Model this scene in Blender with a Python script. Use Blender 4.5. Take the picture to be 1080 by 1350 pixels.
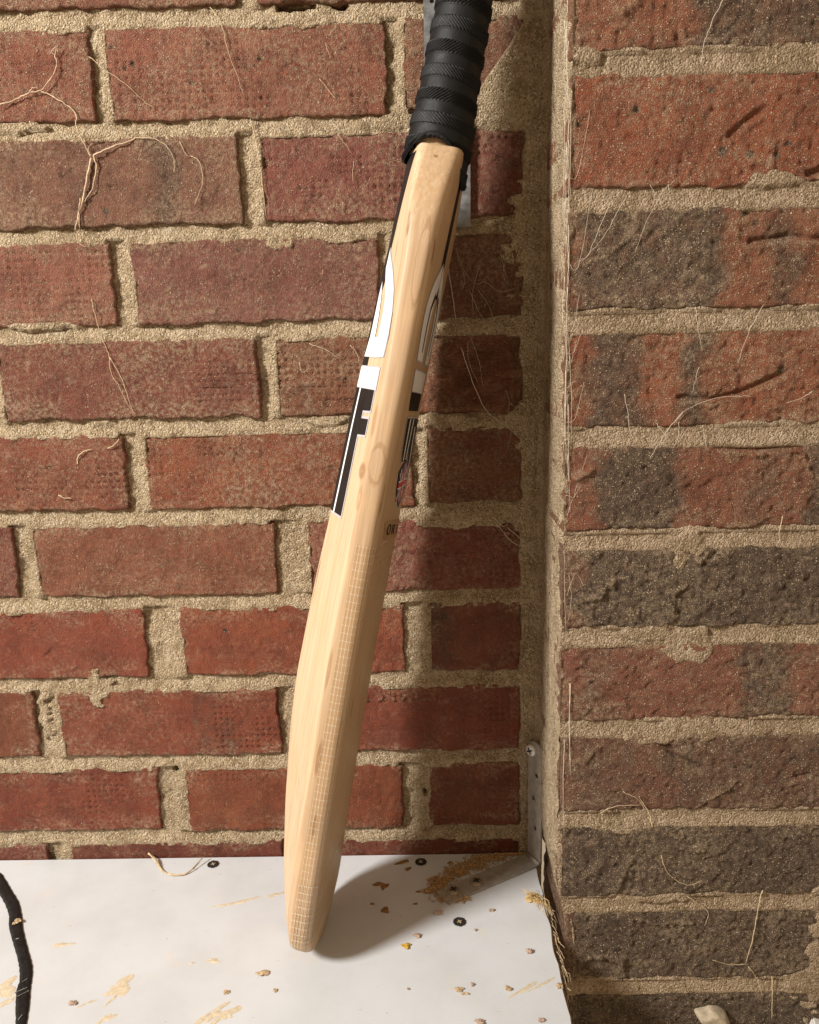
import bpy, bmesh, math, random
import numpy as np
from mathutils import Vector, Matrix

for o in list(bpy.data.objects): bpy.data.objects.remove(o, do_unlink=True)
scene = bpy.context.scene
COL = scene.collection

# ------------------------------------------------------------------ camera
CAM = np.array([0.0, -0.65156, 0.46496])
FW = np.array([-0.01479002, 0.97624117, -0.21618146])
RT = np.array([0.99968543, 0.01005731, -0.0229761])
DN = np.array([-0.02025601, -0.21645327, -0.97608282])
FPX = 1060.449
cd = bpy.data.cameras.new('camera'); cam = bpy.data.objects.new('camera', cd); COL.objects.link(cam)
cd.sensor_fit = 'HORIZONTAL'; cd.sensor_width = 36.0; cd.lens = 36.0 * FPX / 1080.0
cd.clip_start = 0.01; cd.clip_end = 100
M = Matrix(((RT[0], -DN[0], -FW[0], CAM[0]), (RT[1], -DN[1], -FW[1], CAM[1]), (RT[2], -DN[2], -FW[2], CAM[2]), (0, 0, 0, 1)))
cam.matrix_world = M
scene.camera = cam

# ------------------------------------------------------------------ light
world = bpy.data.worlds.new('World'); scene.world = world; world.use_nodes = True
bg = world.node_tree.nodes['Background']
bg.inputs['Color'].default_value = (1.0, 0.75, 0.50, 1); bg.inputs['Strength'].default_value = 0.48
KEY_AZ, KEY_EL, KEY_D = 34.0, 32.0, 2.2          # azimuth from the wall plane, elevation, distance
tgt = Vector((-0.02, -0.05, 0.30))
kd = Vector((-math.cos(math.radians(KEY_AZ)) * math.cos(math.radians(KEY_EL)), -math.sin(math.radians(KEY_AZ)) * math.cos(math.radians(KEY_EL)), math.sin(math.radians(KEY_EL))))
kl = bpy.data.lights.new('work_lamp', 'AREA'); kl.shape = 'DISK'; kl.size = 0.42; kl.energy = 84; kl.color = (1.0, 0.965, 0.91)
ko = bpy.data.objects.new('work_lamp', kl); COL.objects.link(ko); ko.location = tgt + kd * KEY_D
ko.rotation_euler = kd.to_track_quat('Z', 'Y').to_euler()
vs = scene.view_settings
vs.view_transform = 'Standard'; vs.look = 'None'; vs.exposure = 0.0; vs.gamma = 1.0; vs.use_curve_mapping = False
scene.render.engine = 'CYCLES'
scene.cycles.max_bounces = 6; scene.cycles.diffuse_bounces = 3; scene.cycles.glossy_bounces = 2; scene.cycles.transparent_max_bounces = 8

# ------------------------------------------------------------------ helpers
def at(px, py, axis, val):
    """measured photo point -> place on the wall (axis 1), pier front (axis 1) or board (axis 2)"""
    d = FW + (px - 540) / FPX * RT + (py - 675) / FPX * DN
    return CAM + (val - CAM[axis]) / d[axis] * d
PIER_Y = -0.102
def wall(px, py): q = at(px, py, 1, 0.0); return q[0], q[2]
def pier(px, py): q = at(px, py, 1, PIER_Y); return q[0], q[2]
def board(px, py): q = at(px, py, 2, 0.0); return q[0], q[1]

_tabs = {}
def vnoise(x, y, seed=0):
    if seed not in _tabs: _tabs[seed] = np.random.RandomState(seed + 11).rand(256, 256)
    t = _tabs[seed]
    xi = np.floor(x).astype(int); yi = np.floor(y).astype(int); fx = x - xi; fy = y - yi
    fx = fx * fx * (3 - 2 * fx); fy = fy * fy * (3 - 2 * fy)
    a = t[xi % 256, yi % 256]; b = t[(xi + 1) % 256, yi % 256]; c = t[xi % 256, (yi + 1) % 256]; d = t[(xi + 1) % 256, (yi + 1) % 256]
    return (a * (1 - fx) + b * fx) * (1 - fy) + (c * (1 - fx) + d * fx) * fy - 0.5
def fbm(x, y, seed=0, o=4, g=0.5):
    r = 0; a = 1.0
    for k in range(o):
        r = r + a * vnoise(x * 2 ** k + 17.3 * k, y * 2 ** k + 5.1 * k, seed + k); a *= g
    return r
def sstep(a, b, x):
    t = np.clip((x - a) / (b - a), 0, 1); return t * t * (3 - 2 * t)

def mesh_np(name, co, quads, mat, parent=None, smooth=True, attrs=None, loc=(0, 0, 0)):
    me = bpy.data.meshes.new(name); n = len(co); m = len(quads)
    me.vertices.add(n); me.vertices.foreach_set('co', np.asarray(co, np.float32).ravel())
    me.loops.add(4 * m); me.loops.foreach_set('vertex_index', np.asarray(quads, np.int32).ravel())
    me.polygons.add(m); me.polygons.foreach_set('loop_start', np.arange(m, dtype=np.int32) * 4)
    me.polygons.foreach_set('loop_total', np.full(m, 4, np.int32)); me.polygons.foreach_set('use_smooth', np.full(m, smooth))
    me.update(calc_edges=True); me.validate()
    for k, v in (attrs or {}).items():
        at_ = me.attributes.new(k, 'FLOAT', 'POINT'); at_.data.foreach_set('value', np.asarray(v, np.float32).ravel())
    me.materials.append(mat)
    o = bpy.data.objects.new(name, me); COL.objects.link(o); o.location = loc
    if parent is not None: o.parent = parent
    return o
def mesh_bm(name, bm, mat, parent=None, smooth=False, loc=(0, 0, 0)):
    bmesh.ops.recalc_face_normals(bm, faces=bm.faces)
    me = bpy.data.meshes.new(name); bm.to_mesh(me); bm.free()
    for f in me.polygons: f.use_smooth = smooth
    me.materials.append(mat)
    o = bpy.data.objects.new(name, me); COL.objects.link(o); o.location = loc
    if parent is not None: o.parent = parent
    return o
def empty(name, loc=(0, 0, 0)):
    o = bpy.data.objects.new(name, None); COL.objects.link(o); o.location = loc; o.empty_display_size = 0.02; return o
def tag(o, label=None, cat=None, group=None, kind=None):
    if label: o['label'] = label
    if cat: o['category'] = cat
    if group: o['group'] = group
    if kind: o['kind'] = kind
    return o
def grid_quads(nu, nv, off=0):
    i, j = np.meshgrid(np.arange(nu - 1), np.arange(nv - 1), indexing='ij'); k = i * nv + j
    return np.stack([k, k + nv, k + nv + 1, k + 1], -1).reshape(-1, 4) + off
def tube(bm, pts, r, n=5, taper=1.0):
    pts = [Vector(p) for p in pts]; rings = []
    for i, p in enumerate(pts):
        d = (pts[min(i + 1, len(pts) - 1)] - pts[max(i - 1, 0)])
        d = d.normalized() if d.length > 1e-9 else Vector((0, 0, 1))
        u = d.cross(Vector((0, 1, 0.01))); u = u.normalized() if u.length > 1e-6 else Vector((1, 0, 0)); v = d.cross(u)
        rr = r * (1 + (taper - 1) * i / max(1, len(pts) - 1))
        rings.append([bm.verts.new(p + (u * math.cos(2 * math.pi * k / n) + v * math.sin(2 * math.pi * k / n)) * rr) for k in range(n)])
    for A, B in zip(rings, rings[1:]):
        for k in range(n): bm.faces.new((A[k], A[(k + 1) % n], B[(k + 1) % n], B[k]))
    bm.faces.new(rings[0]); bm.faces.new(rings[-1][::-1])
def smooth_path(pts, n=6, jit=0.0, rnd=random):
    """Catmull-Rom through the points, with a little jitter"""
    P = [Vector(p) for p in pts]; P = [P[0] * 2 - P[1]] + P + [P[-1] * 2 - P[-2]]; out = []
    for i in range(1, len(P) - 2):
        for k in range(n):
            t = k / n
            q = 0.5 * ((2 * P[i]) + (-P[i - 1] + P[i + 1]) * t + (2 * P[i - 1] - 5 * P[i] + 4 * P[i + 1] - P[i + 2]) * t * t + (-P[i - 1] + 3 * P[i] - 3 * P[i + 1] + P[i + 2]) * t ** 3)
            out.append(q + Vector((rnd.uniform(-jit, jit), rnd.uniform(-jit, jit) * .4, rnd.uniform(-jit, jit))))
    out.append(P[-2]); return out

# ------------------------------------------------------------------ materials
class NT:
    def __init__(s, name):
        s.m = bpy.data.materials.new(name); s.m.use_nodes = True; s.t = s.m.node_tree; s.b = s.t.nodes['Principled BSDF']
    def n(s, typ, **kw):
        x = s.t.nodes.new(typ)
        for k, v in kw.items():
            if k.startswith('i_'):
                key = k[2:]; key = int(key) if key.isdigit() else key
                x.inputs[key].default_value = v
            else: setattr(x, k, v)
        return x
    def l(s, a, b): s.t.links.new(a, b)
    def math(s, op, a, b=None, clamp=False):
        x = s.n('ShaderNodeMath', operation=op, use_clamp=clamp)
        for i, v in enumerate((a, b)):
            if v is None: continue
            if isinstance(v, (int, float)): x.inputs[i].default_value = v
            else: s.l(v, x.inputs[i])
        return x.outputs[0]
    def mix(s, f, a, b, blend='MIX'):
        x = s.n('ShaderNodeMix', data_type='RGBA', blend_type=blend)
        for k, v in ((0, f), (6, a), (7, b)):
            if isinstance(v, (int, float)): x.inputs[k].default_value = v
            elif isinstance(v, tuple): x.inputs[k].default_value = v
            else: s.l(v, x.inputs[k])
        return x.outputs[2]
    def ramp(s, f, lo, hi, a=0.0, b=1.0):
        x = s.n('ShaderNodeMapRange', interpolation_type='SMOOTHSTEP'); s.l(f, x.inputs[0])
        for i, v in enumerate((lo, hi, a, b)): x.inputs[i + 1].default_value = v
        return x.outputs[0]
    def noise(s, vec, scale, detail=4, rough=0.55):
        x = s.n('ShaderNodeTexNoise'); s.l(vec, x.inputs['Vector']); x.inputs['Scale'].default_value = scale; x.inputs['Detail'].default_value = detail; x.inputs['Roughness'].default_value = rough
        return x.outputs[0]
    def voro(s, vec, scale, feature='F1'):
        x = s.n('ShaderNodeTexVoronoi', feature=feature); s.l(vec, x.inputs['Vector']); x.inputs['Scale'].default_value = scale
        return x
    def attr(s, name): x = s.n('ShaderNodeAttribute', attribute_name=name); return x.outputs['Fac']
    def bump(s, h, strength, dist, prev=None):
        x = s.n('ShaderNodeBump'); s.l(h, x.inputs['Height']); x.inputs['Strength'].default_value = strength; x.inputs['Distance'].default_value = dist
        if prev is not None: s.l(prev, x.inputs['Normal'])
        return x.outputs[0]
    def world_pos(s): return s.n('ShaderNodeNewGeometry').outputs['Position']
    def obj_pos(s): return s.n('ShaderNodeTexCoord').outputs['Object']
    def out(s, col=None, rough=None, normal=None, spec=None, metal=None):
        for k, v in (('Base Color', col), ('Roughness', rough), ('Normal', normal), ('Specular IOR Level', spec), ('Metallic', metal)):
            if v is None: continue
            if isinstance(v, (int, float, tuple)): s.b.inputs[k].default_value = v
            else: s.l(v, s.b.inputs[k])
        return s.m

SAND = (0.50, 0.375, 0.215, 1)
def brick_material(name, grains, gloss):
    T = NT(name); P = T.world_pos()
    base = T.n('ShaderNodeObjectInfo').outputs['Color']
    big = T.noise(P, 38, 5, .6); col = T.mix(T.ramp(big, .35, .7), base, T.mix(1.0, base, (.66, .60, .58, 1), 'MULTIPLY'))
    mid = T.noise(P, 190, 4, .6); col = T.mix(T.ramp(mid, .5, .75, 0, .55), col, T.mix(1.0, base, (1.35, 1.30, 1.2, 1), 'MULTIPLY'))
    burn = T.attr('burn'); bn = T.math('ADD', burn, T.math('MULTIPLY', T.math('SUBTRACT', T.noise(P, 95, 6, .7), .5), 1.5))
    col = T.mix(T.ramp(bn, .12, 1.0, 0, .92), col, T.mix(T.ramp(T.noise(P, 240, 4, .7), .35, .65), (.050, .033, .021, 1), (.155, .104, .068, 1)))
    # thin film of mortar dust, thicker in the lee of the joints
    dust = T.attr('dust'); dn = T.math('MULTIPLY', dust, T.ramp(T.noise(P, 330, 5, .7), .38, .72)); col = T.mix(T.math('MULTIPLY', dn, .8, True), col, (.60, .44, .27, 1))
    # sand grains stuck to the face
    wv = T.n('ShaderNodeTexNoise'); T.l(P, wv.inputs['Vector']); wv.inputs['Scale'].default_value = 700; wv.inputs['Detail'].default_value = 2
    sc_ = T.n('ShaderNodeVectorMath', operation='SCALE'); T.l(wv.outputs['Color'], sc_.inputs[0]); sc_.inputs['Scale'].default_value = .0016
    ad = T.n('ShaderNodeVectorMath', operation='ADD'); T.l(P, ad.inputs[0]); T.l(sc_.outputs[0], ad.inputs[1]); Q = ad.outputs[0]
    v = T.voro(Q, 720); rc = T.n('ShaderNodeSeparateColor'); T.l(v.outputs['Color'], rc.inputs[0])
    patch = T.ramp(T.noise(P, 70, 4, .65), .36, .62, .36, 1.0)
    pick = T.ramp(T.math('MULTIPLY', rc.outputs[0], patch), 1 - grains - .06, 1 - grains + .03)
    size = T.math('ADD', T.math('MULTIPLY', rc.outputs[2], .38), .22); g = T.math('MULTIPLY', pick, T.ramp(T.math('DIVIDE', v.outputs['Distance'], size), 1.0, .45))
    fine = T.ramp(T.noise(Q, 1000, 4, .75), .64 - .15 * grains, .72 - .15 * grains); g = T.math('MAXIMUM', g, T.math('MULTIPLY', fine, T.math('MULTIPLY', patch, .50 + grains * .7)))
    col = T.mix(T.math('MULTIPLY', g, .88), col, T.mix(rc.outputs[1], (.50, .35, .20, 1), (.90, .72, .48, 1)))
    v2 = T.voro(Q, 1250); h = T.math('ADD', T.math('MULTIPLY', g, 1.5), T.math('MULTIPLY', T.math('SUBTRACT', 1.0, v2.outputs['Distance']), .55))
    h = T.math('ADD', h, T.math('MULTIPLY', T.noise(P, 900, 4, .7), 1.1))
    nrm = T.bump(h, 1.0, .0036 + .002 * grains)
    pale = T.ramp(T.noise(P, 95, 7, .78), .53, .70, 0, .70); col = T.mix(T.math('MULTIPLY', pale, T.ramp(dust, .1, .5, .3, 1.0)), col, (.62, .43, .30, 1))
    pit = T.ramp(T.noise(Q, 520, 2, .5), .30, .24); col = T.mix(T.math('MULTIPLY', pit, .6), col, (.07, .025, .015, 1))
    T.b.inputs['Coat Weight'].default_value = gloss; T.b.inputs['Coat Roughness'].default_value = .34
    return T.out(col, T.ramp(mid, .3, .7, .62, .9), nrm, .35)
M_BRICK = brick_material('brick_wall_face', .44, .0)
M_BRICK_LOW = brick_material('brick_smooth_face', .14, .08)
M_PBRICK = brick_material('brick_pier_face', .64, .0)

def mortar_material(name, lo, hi, grit):
    T = NT(name); P = T.world_pos()
    a = T.noise(P, 60, 5, .65); col = T.mix(T.ramp(a, .32, .68), lo, hi)
    col = T.mix(T.ramp(T.noise(P, 13, 5, .65), .50, .70, 0, .65), col, (.25, .175, .09, 1))
    col = T.mix(T.ramp(T.noise(P, 30, 5, .7), .60, .72, 0, .5), col, (.70, .60, .46, 1))
    v = T.voro(P, 800); rc = T.n('ShaderNodeSeparateColor'); T.l(v.outputs['Color'], rc.inputs[0])
    col = T.mix(T.ramp(rc.outputs[0], .62, .95, 0, .75), col, grit); col = T.mix(T.ramp(rc.outputs[1], .84, .97, 0, .6), col, (.13, .085, .045, 1))
    h = T.math('ADD', T.math('SUBTRACT', 1.0, v.outputs['Distance']), T.math('MULTIPLY', T.noise(P, 1300, 3, .7), .9)); h = T.math('ADD', h, T.math('MULTIPLY', T.noise(P, 330, 4, .6), 1.8))
    return T.out(col, .95, T.bump(h, 1.0, .0024), .15)
M_MORTAR = mortar_material('mortar_sandy', (.41, .295, .175, 1), (.63, .485, .315, 1), (.80, .66, .47, 1))
M_PMORTAR = mortar_material('mortar_pinkish', (.36, .255, .155, 1), (.53, .395, .265, 1), (.68, .53, .37, 1))

def wood_material():
    T = NT('willow'); O = T.obj_pos(); sep = T.n('ShaderNodeSeparateXYZ'); T.l(O, sep.inputs[0]); x, y, z = sep.outputs
    mp = T.n('ShaderNodeMapping'); T.l(O, mp.inputs[0]); mp.inputs['Scale'].default_value = (1, 1, .035); G = mp.outputs[0]
    mp2 = T.n('ShaderNodeMapping'); T.l(O, mp2.inputs[0]); mp2.inputs['Scale'].default_value = (1, 1, .014); G2 = mp2.outputs[0]
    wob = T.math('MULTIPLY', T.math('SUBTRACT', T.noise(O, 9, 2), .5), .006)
    edge_tone = T.ramp(T.math('ADD', x, wob), -.0236, -.0218)
    col = T.mix(edge_tone, (.60, .44, .285, 1), (.455, .30, .17, 1))  # browner on the edge and face side than on the back
    col = T.mix(T.ramp(T.noise(G2, 380, 4, .6), .44, .66, 0, .55), col, (.47, .29, .145, 1))      # growth rings
    col = T.mix(T.ramp(T.noise(G, 420, 5, .65), .36, .70, 0, .30), col, (.72, .57, .40, 1))
    col = T.mix(T.ramp(T.noise(O, 22, 3), .45, .75, 0, .3), col, (.68, .43, .22, 1))
    col = T.mix(T.ramp(T.noise(G2, 1200, 3, .6), .50, .66, 0, .38), col, (.40, .25, .13, 1))
    mpf = T.n('ShaderNodeMapping'); T.l(O, mpf.inputs[0]); mpf.inputs['Scale'].default_value = (1, 1, .14)
    fl = T.ramp(T.noise(mpf.outputs[0], 130, 2), .69, .76, 0, .8); col = T.mix(fl, col, (.20, .095, .035, 1))           # brown flecks
    # knots and an old ring mark on the edge (distance in the s / t plane)
    def ell(cx, cz, rx, rz):
        dx = T.math('DIVIDE', T.math('SUBTRACT', x, cx), rx); dz = T.math('DIVIDE', T.math('SUBTRACT', z, cz), rz)
        return T.math('SQRT', T.math('ADD', T.math('MULTIPLY', dx, dx), T.math('MULTIPLY', dz, dz)))
    nearside = T.ramp(y, -.030, -.036)
    wz = T.math('MULTIPLY', T.math('SUBTRACT', T.noise(O, 160, 2), .5), .55)
    for (cx, cz, rx, rz, wd, st) in ((-.0135, .382, .0052, .0135, .13, .42), (-.0235, .375, .0016, .0030, .9, .7), (-.0215, .357, .0012, .006, .5, .4), (-.0085, .515, .0035, .0260, .10, .40), (-.0205, .41, .0008, .006, .9, .5), (-.0175, .17, .0009, .007, .9, .7), (-.0215, .235, .0007, .008, .9, .55), (-.0120, .12, .0008, .005, .9, .7)):
        e = T.math('ADD', ell(cx, cz, rx, rz), wz); ring = T.ramp(T.math('ABSOLUTE', T.math('SUBTRACT', e, 1.0)), wd * 1.7, wd * .3)
        col = T.mix(T.math('MULTIPLY', T.math('MULTIPLY', ring, st), nearside), col, (.27, .13, .05, 1))
    h = T.noise(G, 700, 4, .6)
    T.b.inputs['Coat Weight'].default_value = .06; T.b.inputs['Coat Roughness'].default_value = .35
    return T.out(col, T.ramp(T.noise(G, 300, 3), .3, .7, .42, .58), T.bump(h, .10, .0006), .4)
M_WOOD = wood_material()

def plain(name, col, rough=.6, var=.25, scale=80, bump=0.0, bscale=900, metal=0.0, spec=.4):
    T = NT(name); P = T.obj_pos(); a = T.noise(P, scale, 5, .6)
    dark = tuple(c * (1 - var) for c in col[:3]) + (1,); lite = tuple(min(1, c * (1 + var)) for c in col[:3]) + (1,)
    c = T.mix(T.ramp(a, .3, .7), dark, lite)
    nrm = T.bump(T.noise(P, bscale, 4, .65), bump, .0008) if bump > 0 else None
    return T.out(c, T.ramp(a, .3, .7, rough * .85, min(1, rough * 1.15)), nrm, spec, metal)
M_RUBBER = plain('black_rubber', (.0055, .0055, .006), .55, .4, 120, .25, 1500, 0, .28)
M_WHITE = plain('white_vinyl', (.80, .79, .79), .42, .02, 60)
M_BLACK = plain('black_vinyl', (.009, .0075, .007), .5, .15, 60)
M_GREYV = plain('grey_outline_vinyl', (.50, .46, .48), .45, .05)
M_RED = plain('red_print', (.55, .03, .05), .4, .1); M_BLUE = plain('blue_print', (.02, .03, .13), .4, .1)
M_TANLABEL = plain('tan_label_film', (.40, .25, .12), .4, .1)
M_STEEL = plain('galvanised_steel', (.20, .205, .205), .5, .35, 120, .25, 1200, .5)
M_ZINC = plain('dull_zinc', (.33, .30, .26), .45, .18, 160, .2, 1000, .15)
M_SCREW = plain('screw_steel', (.74, .73, .70), .36, .15, 400, .15, 900, .35)
M_OLDSCREW = plain('tarnished_screw', (.30, .25, .18), .45, .35, 500, .2, 900, .5)
M_DARK = plain('painted_recess', (.02, .016, .012), .8, .3)  # dark colour standing in for the shade inside screw recesses
M_TAPE = plain('black_tape', (.010, .010, .010), .42, .4, 300, .5, 700)
M_SCUFF = plain('scuffed_grey', (.22, .21, .20), .6, .5, 900)
M_FIBRE = plain('dry_fibre', (.56, .43, .27), .85, .25, 400)
M_ROOT = plain('dry_root', (.58, .43, .29), .9, .3, 300, .6, 1500)
M_WEB = plain('cobweb_grey', (.62, .54, .42), .9, .15, 200)
M_CRUMB = plain('wood_crumb', (.50, .365, .22), .9, .4, 700, .9, 1400)
M_PINKCRUMB = plain('pinkish_mortar_crumb', (.44, .32, .24), .95, .3, 700, .9, 1400)
M_SAWDUST = plain('sawdust', (.42, .255, .11), .95, .4, 600, .8, 1500)
M_GLUE = plain('dried_glue', (.60, .51, .37), .5, .14, 300, .3, 700)
M_GLUEB = plain('brown_glue', (.24, .125, .035), .32, .35, 300, .3, 700)
M_RESIN = plain('yellow_resin', (.50, .31, .05), .18, .3, 500, .3, 900)
M_STONE = plain('beige_lump', (.40, .33, .235), .95, .25, 200, .9, 1100)
M_EDGE = plain('chipboard', (.34, .25, .17), .95, .45, 900, .9, 900)
M_PLASTIC = plain('white_plastic', (.74, .72, .68), .4, .06, 120)

def board_material():
    T = NT('white_melamine'); P = T.world_pos()
    a = T.noise(P, 14, 4, .6); col = T.mix(T.ramp(a, .3, .75), (.60, .62, .645, 1), (.53, .54, .55, 1))
    mp = T.n('ShaderNodeMapping'); T.l(P, mp.inputs[0]); mp.inputs['Rotation'].default_value = (0, 0, .5); mp.inputs['Scale'].default_value = (.16, 1, 1)
    sc = T.ramp(T.noise(mp.outputs[0], 520, 2), .70, .78); col = T.mix(T.math('MULTIPLY', T.math('MULTIPLY', sc, T.ramp(T.noise(P, 30, 2), .42, .58)), .75), col, (.40, .33, .26, 1))
    sm = T.ramp(T.noise(P, 26, 6, .75), .56, .74, 0, .50); col = T.mix(sm, col, (.66, .57, .43, 1))
    v = T.voro(P, 130); rc = T.n('ShaderNodeSeparateColor'); T.l(v.outputs['Color'], rc.inputs[0])
    sp = T.math('MULTIPLY', T.ramp(v.outputs['Distance'], .075, .04), T.ramp(rc.outputs[0], .80, .82)); col = T.mix(T.math('MULTIPLY', sp, .75), col, (.10, .065, .04, 1))
    h = T.noise(P, 420, 4, .6)
    return T.out(col, T.ramp(a, .3, .7, .32, .46), T.bump(h, .10, .0006), .45)
M_BOARD = board_material()

def sheet_material():
    T = NT('fibreglass_mesh_film'); gu = T.attr('gu'); gs = T.attr('gs'); P = T.obj_pos()
    def lines(a, pitch, wd):
        f = T.math('ABSOLUTE', T.math('SUBTRACT', T.math('FRACT', T.math('DIVIDE', a, pitch)), .5)); return T.ramp(f, .5 - wd / pitch, .5 - wd * .35 / pitch)
    # distance from the line centre, lines sit at fract = 0
    la = lines(gu, .0024, .00046); lb = lines(gs, .0056, .00055)
    brk = T.ramp(T.noise(P, 700, 2), .35, .6, .25, 1)
    kn = T.math('MULTIPLY', T.math('MULTIPLY', la, lb), 1.0)
    li = T.math('MAXIMUM', T.math('MULTIPLY', la, .25), T.math('MULTIPLY', T.math('MULTIPLY', lb, brk), .26)); li = T.math('MAXIMUM', li, T.math('MULTIPLY', kn, .62))
    tr = T.n('ShaderNodeBsdfTransparent'); tr.inputs[0].default_value = (.96, .93, .88, 1)
    gl = T.n('ShaderNodeBsdfGlossy'); gl.inputs['Roughness'].default_value = .22; gl.inputs[0].default_value = (1, 1, 1, 1)
    df = T.n('ShaderNodeBsdfDiffuse'); df.inputs[0].default_value = (.88, .80, .64, 1)
    m1 = T.n('ShaderNodeMixShader'); m1.inputs[0].default_value = .035; T.l(tr.outputs[0], m1.inputs[1]); T.l(gl.outputs[0], m1.inputs[2])
    m2 = T.n('ShaderNodeMixShader'); T.l(li, m2.inputs[0]); T.l(m1.outputs[0], m2.inputs[1]); T.l(df.outputs[0], m2.inputs[2])
    T.t.nodes.remove(T.b); T.l(m2.outputs[0], T.t.nodes['Material Output'].inputs[0]); return T.m
M_SHEET = sheet_material()

# ------------------------------------------------------------------ bricks
STEP = .00130
def build_brick(parent, x0, x1, z0, z1, yf, mat, tint, seed, rough=1.0, wob=.0017, rnd=.0021, dots=(), lines=(), bands=(), spots=(), cuts=(), dust=.25, leftdeep=False, tilt=0.0):
    """one brick: relief front face with worn arrises, sides running back into the mortar"""
    W = x1 - x0; H = z1 - z0; nu = max(8, int(W / STEP)); nv = max(8, int(H / STEP))
    # denser rows at the arris
    def axis(Lg, n):
        t = np.linspace(0, 1, n) * Lg; return t
    U, V = np.meshgrid(axis(W, nu), axis(H, nv), indexing='ij'); S = seed * 3.7
    gx, gz = U + x0, V + z0
    dl, dr, db, dt = U, W - U, V, H - V
    fall = lambda d: np.exp(-d / .006)
    ex = fall(dl) * wob * 2 * fbm(gz / .012 + S, gz * 0 + 1.5, 3, 3) - fall(dr) * wob * 2 * fbm(gz / .012 + S + 40, gz * 0 + 2.5, 4, 3)
    ez = fall(db) * wob * 2 * fbm(gx / .016 + S, gx * 0 + 3.5, 5, 3) - fall(dt) * wob * 2 * fbm(gx / .016 + S + 70, gx * 0 + 4.5, 6, 3)
    r = rnd * (1 + 1.3 * np.clip(fbm(gx / .020 + S, gz / .020, 7, 2), -.45, 1)) 
    d = np.minimum(np.minimum(dl, dr), np.minimum(db, dt)); q = np.clip(1 - d / r, 0, 1)
    h = -r * (1 - np.sqrt(np.maximum(0, 1 - q * q)))
    h = h + rough * (.0009 * fbm(gx / .045 + S, gz / .030, 21, 2) + .0008 * fbm(gx / .011 + S, gz / .011, 9, 3) + .0013 * fbm(gx / .0036 + S, gz / .0036, 13, 2)) + tilt * (U / W - .5)
    burn = np.zeros_like(U)
    for (u0, u1, amt) in bands:
        ww = .018 * fbm(gx / .045 + S, gz / .022 + u0 * 9, 15, 4); burn = np.maximum(burn, amt * sstep(u0 * W - .012, u0 * W + .008, U + ww) * (1 - sstep(u1 * W - .008, u1 * W + .012, U + ww)))
    rs = np.random.RandomState(seed + 5)
    for (a0, a1, b0, b1) in dots:
        m = sstep(a0 * W - .002, a0 * W + .002, U) * (1 - sstep(a1 * W - .002, a1 * W + .002, U)) * sstep(b0 * H - .002, b0 * H + .002, V) * (1 - sstep(b1 * H - .002, b1 * H + .002, V))
        m = m * np.clip(.65 + 2.2 * fbm(gx / .018 + S, gz / .018, 31, 2), 0, 1)
        pu, pv = 4 * W / (nu - 1), 4 * H / (nv - 1)
        du = (U / pu - np.floor(U / pu + 1e-6) - .5) * pu; dv = (V / pv - np.floor(V / pv + 1e-6) - .5) * pv
        h = h - m * .0019 * np.exp(-(du * du + dv * dv) / (.0010 ** 2))
    for (a0, a1, b0, b1) in lines:
        m = sstep(a0 * W - .006, a0 * W + .006, U) * (1 - sstep(a1 * W - .003, a1 * W + .003, U)) * sstep(b0 * H - .002, b0 * H + .002, V) * (1 - sstep(b1 * H - .002, b1 * H + .002, V))
        ph = V / (2 * H / (nv - 1)) + .25 * 0; tri = np.abs(ph - np.floor(ph) - .5) * 2
        h = h - m * .0013 * sstep(.45, 1.0, tri) * np.clip(.8 + 1.5 * fbm(gx / .018 + S, gz / .006, 35, 2), 0, 1.3)
    for (su, sv, sr) in spots:
        dd = np.hypot(U - su * W, V - sv * H) / sr + .5 * fbm(gx / .003, gz / .003, 37, 2)
        burn = np.maximum(burn, 1.2 * (1 - sstep(.6, 1.1, dd))); h = h - .0013 * np.exp(-(dd * 1.3) ** 2)
    dst = np.zeros_like(U)
    for (pts, wd, dep) in cuts:
        for (p0, p1) in zip(pts, pts[1:]):
            ax, az = p0[0] * W, p0[1] * H; bx, bz = p1[0] * W, p1[1] * H; L2 = (bx - ax) ** 2 + (bz - az) ** 2 + 1e-12
            tt = np.clip(((U - ax) * (bx - ax) + (V - az) * (bz - az)) / L2, 0, 1); px, pz = ax + tt * (bx - ax), az + tt * (bz - az)
            dd = np.hypot(U - px, V - pz) * (1 + .5 * fbm(gx / .004, gz / .004, 39, 2)); below = np.hypot(U - px, V - (pz - wd * 1.15))
            c = dep * np.exp(-(dd / wd) ** 2); h = np.minimum(h, -1.15 * c + .0006) if dep > 0 else h - 1.1 * c
            if dep > 0: h = h + .48 * dep * np.exp(-(below / (wd * .7)) ** 2); dst = np.maximum(dst, 1.1 * np.exp(-(below / (wd * .6)) ** 2))
            else: dst = np.maximum(dst, np.exp(-(dd / wd) ** 2))
    edge = np.exp(-np.minimum(db, dt) / .009) + .7 * np.exp(-np.minimum(dl, dr) / .008)
    dst = np.clip(dst + dust + 1.5 * edge * np.clip(.35 + 1.6 * fbm(gx / .02 + S, gz / .01, 41, 3), 0, 1) + 1.1 * dust * np.clip(fbm(gx / .05 + S, gz / .04, 43, 3) * 2, -.4, 1), 0, 1.2)
    cx, cz = (x0 + x1) / 2, (z0 + z1) / 2
    co = np.stack([gx + ex - cx, -h, gz + ez - cz], -1).reshape(-1, 3); quads = [grid_quads(nu, nv)]
    bo = [burn.ravel()]; ds = [dst.ravel()]
    # skirt
    idx = np.arange(nu * nv).reshape(nu, nv)
    ring = np.concatenate([idx[:, 0], idx[-1, 1:], idx[-2::-1, -1], idx[0, -2:0:-1]]); nr = len(ring)
    onleft = np.zeros(nr, bool); onleft[np.isin(ring, idx[0, :])] = True
    prev = ring; base = nu * nv; allco = [co]
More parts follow.
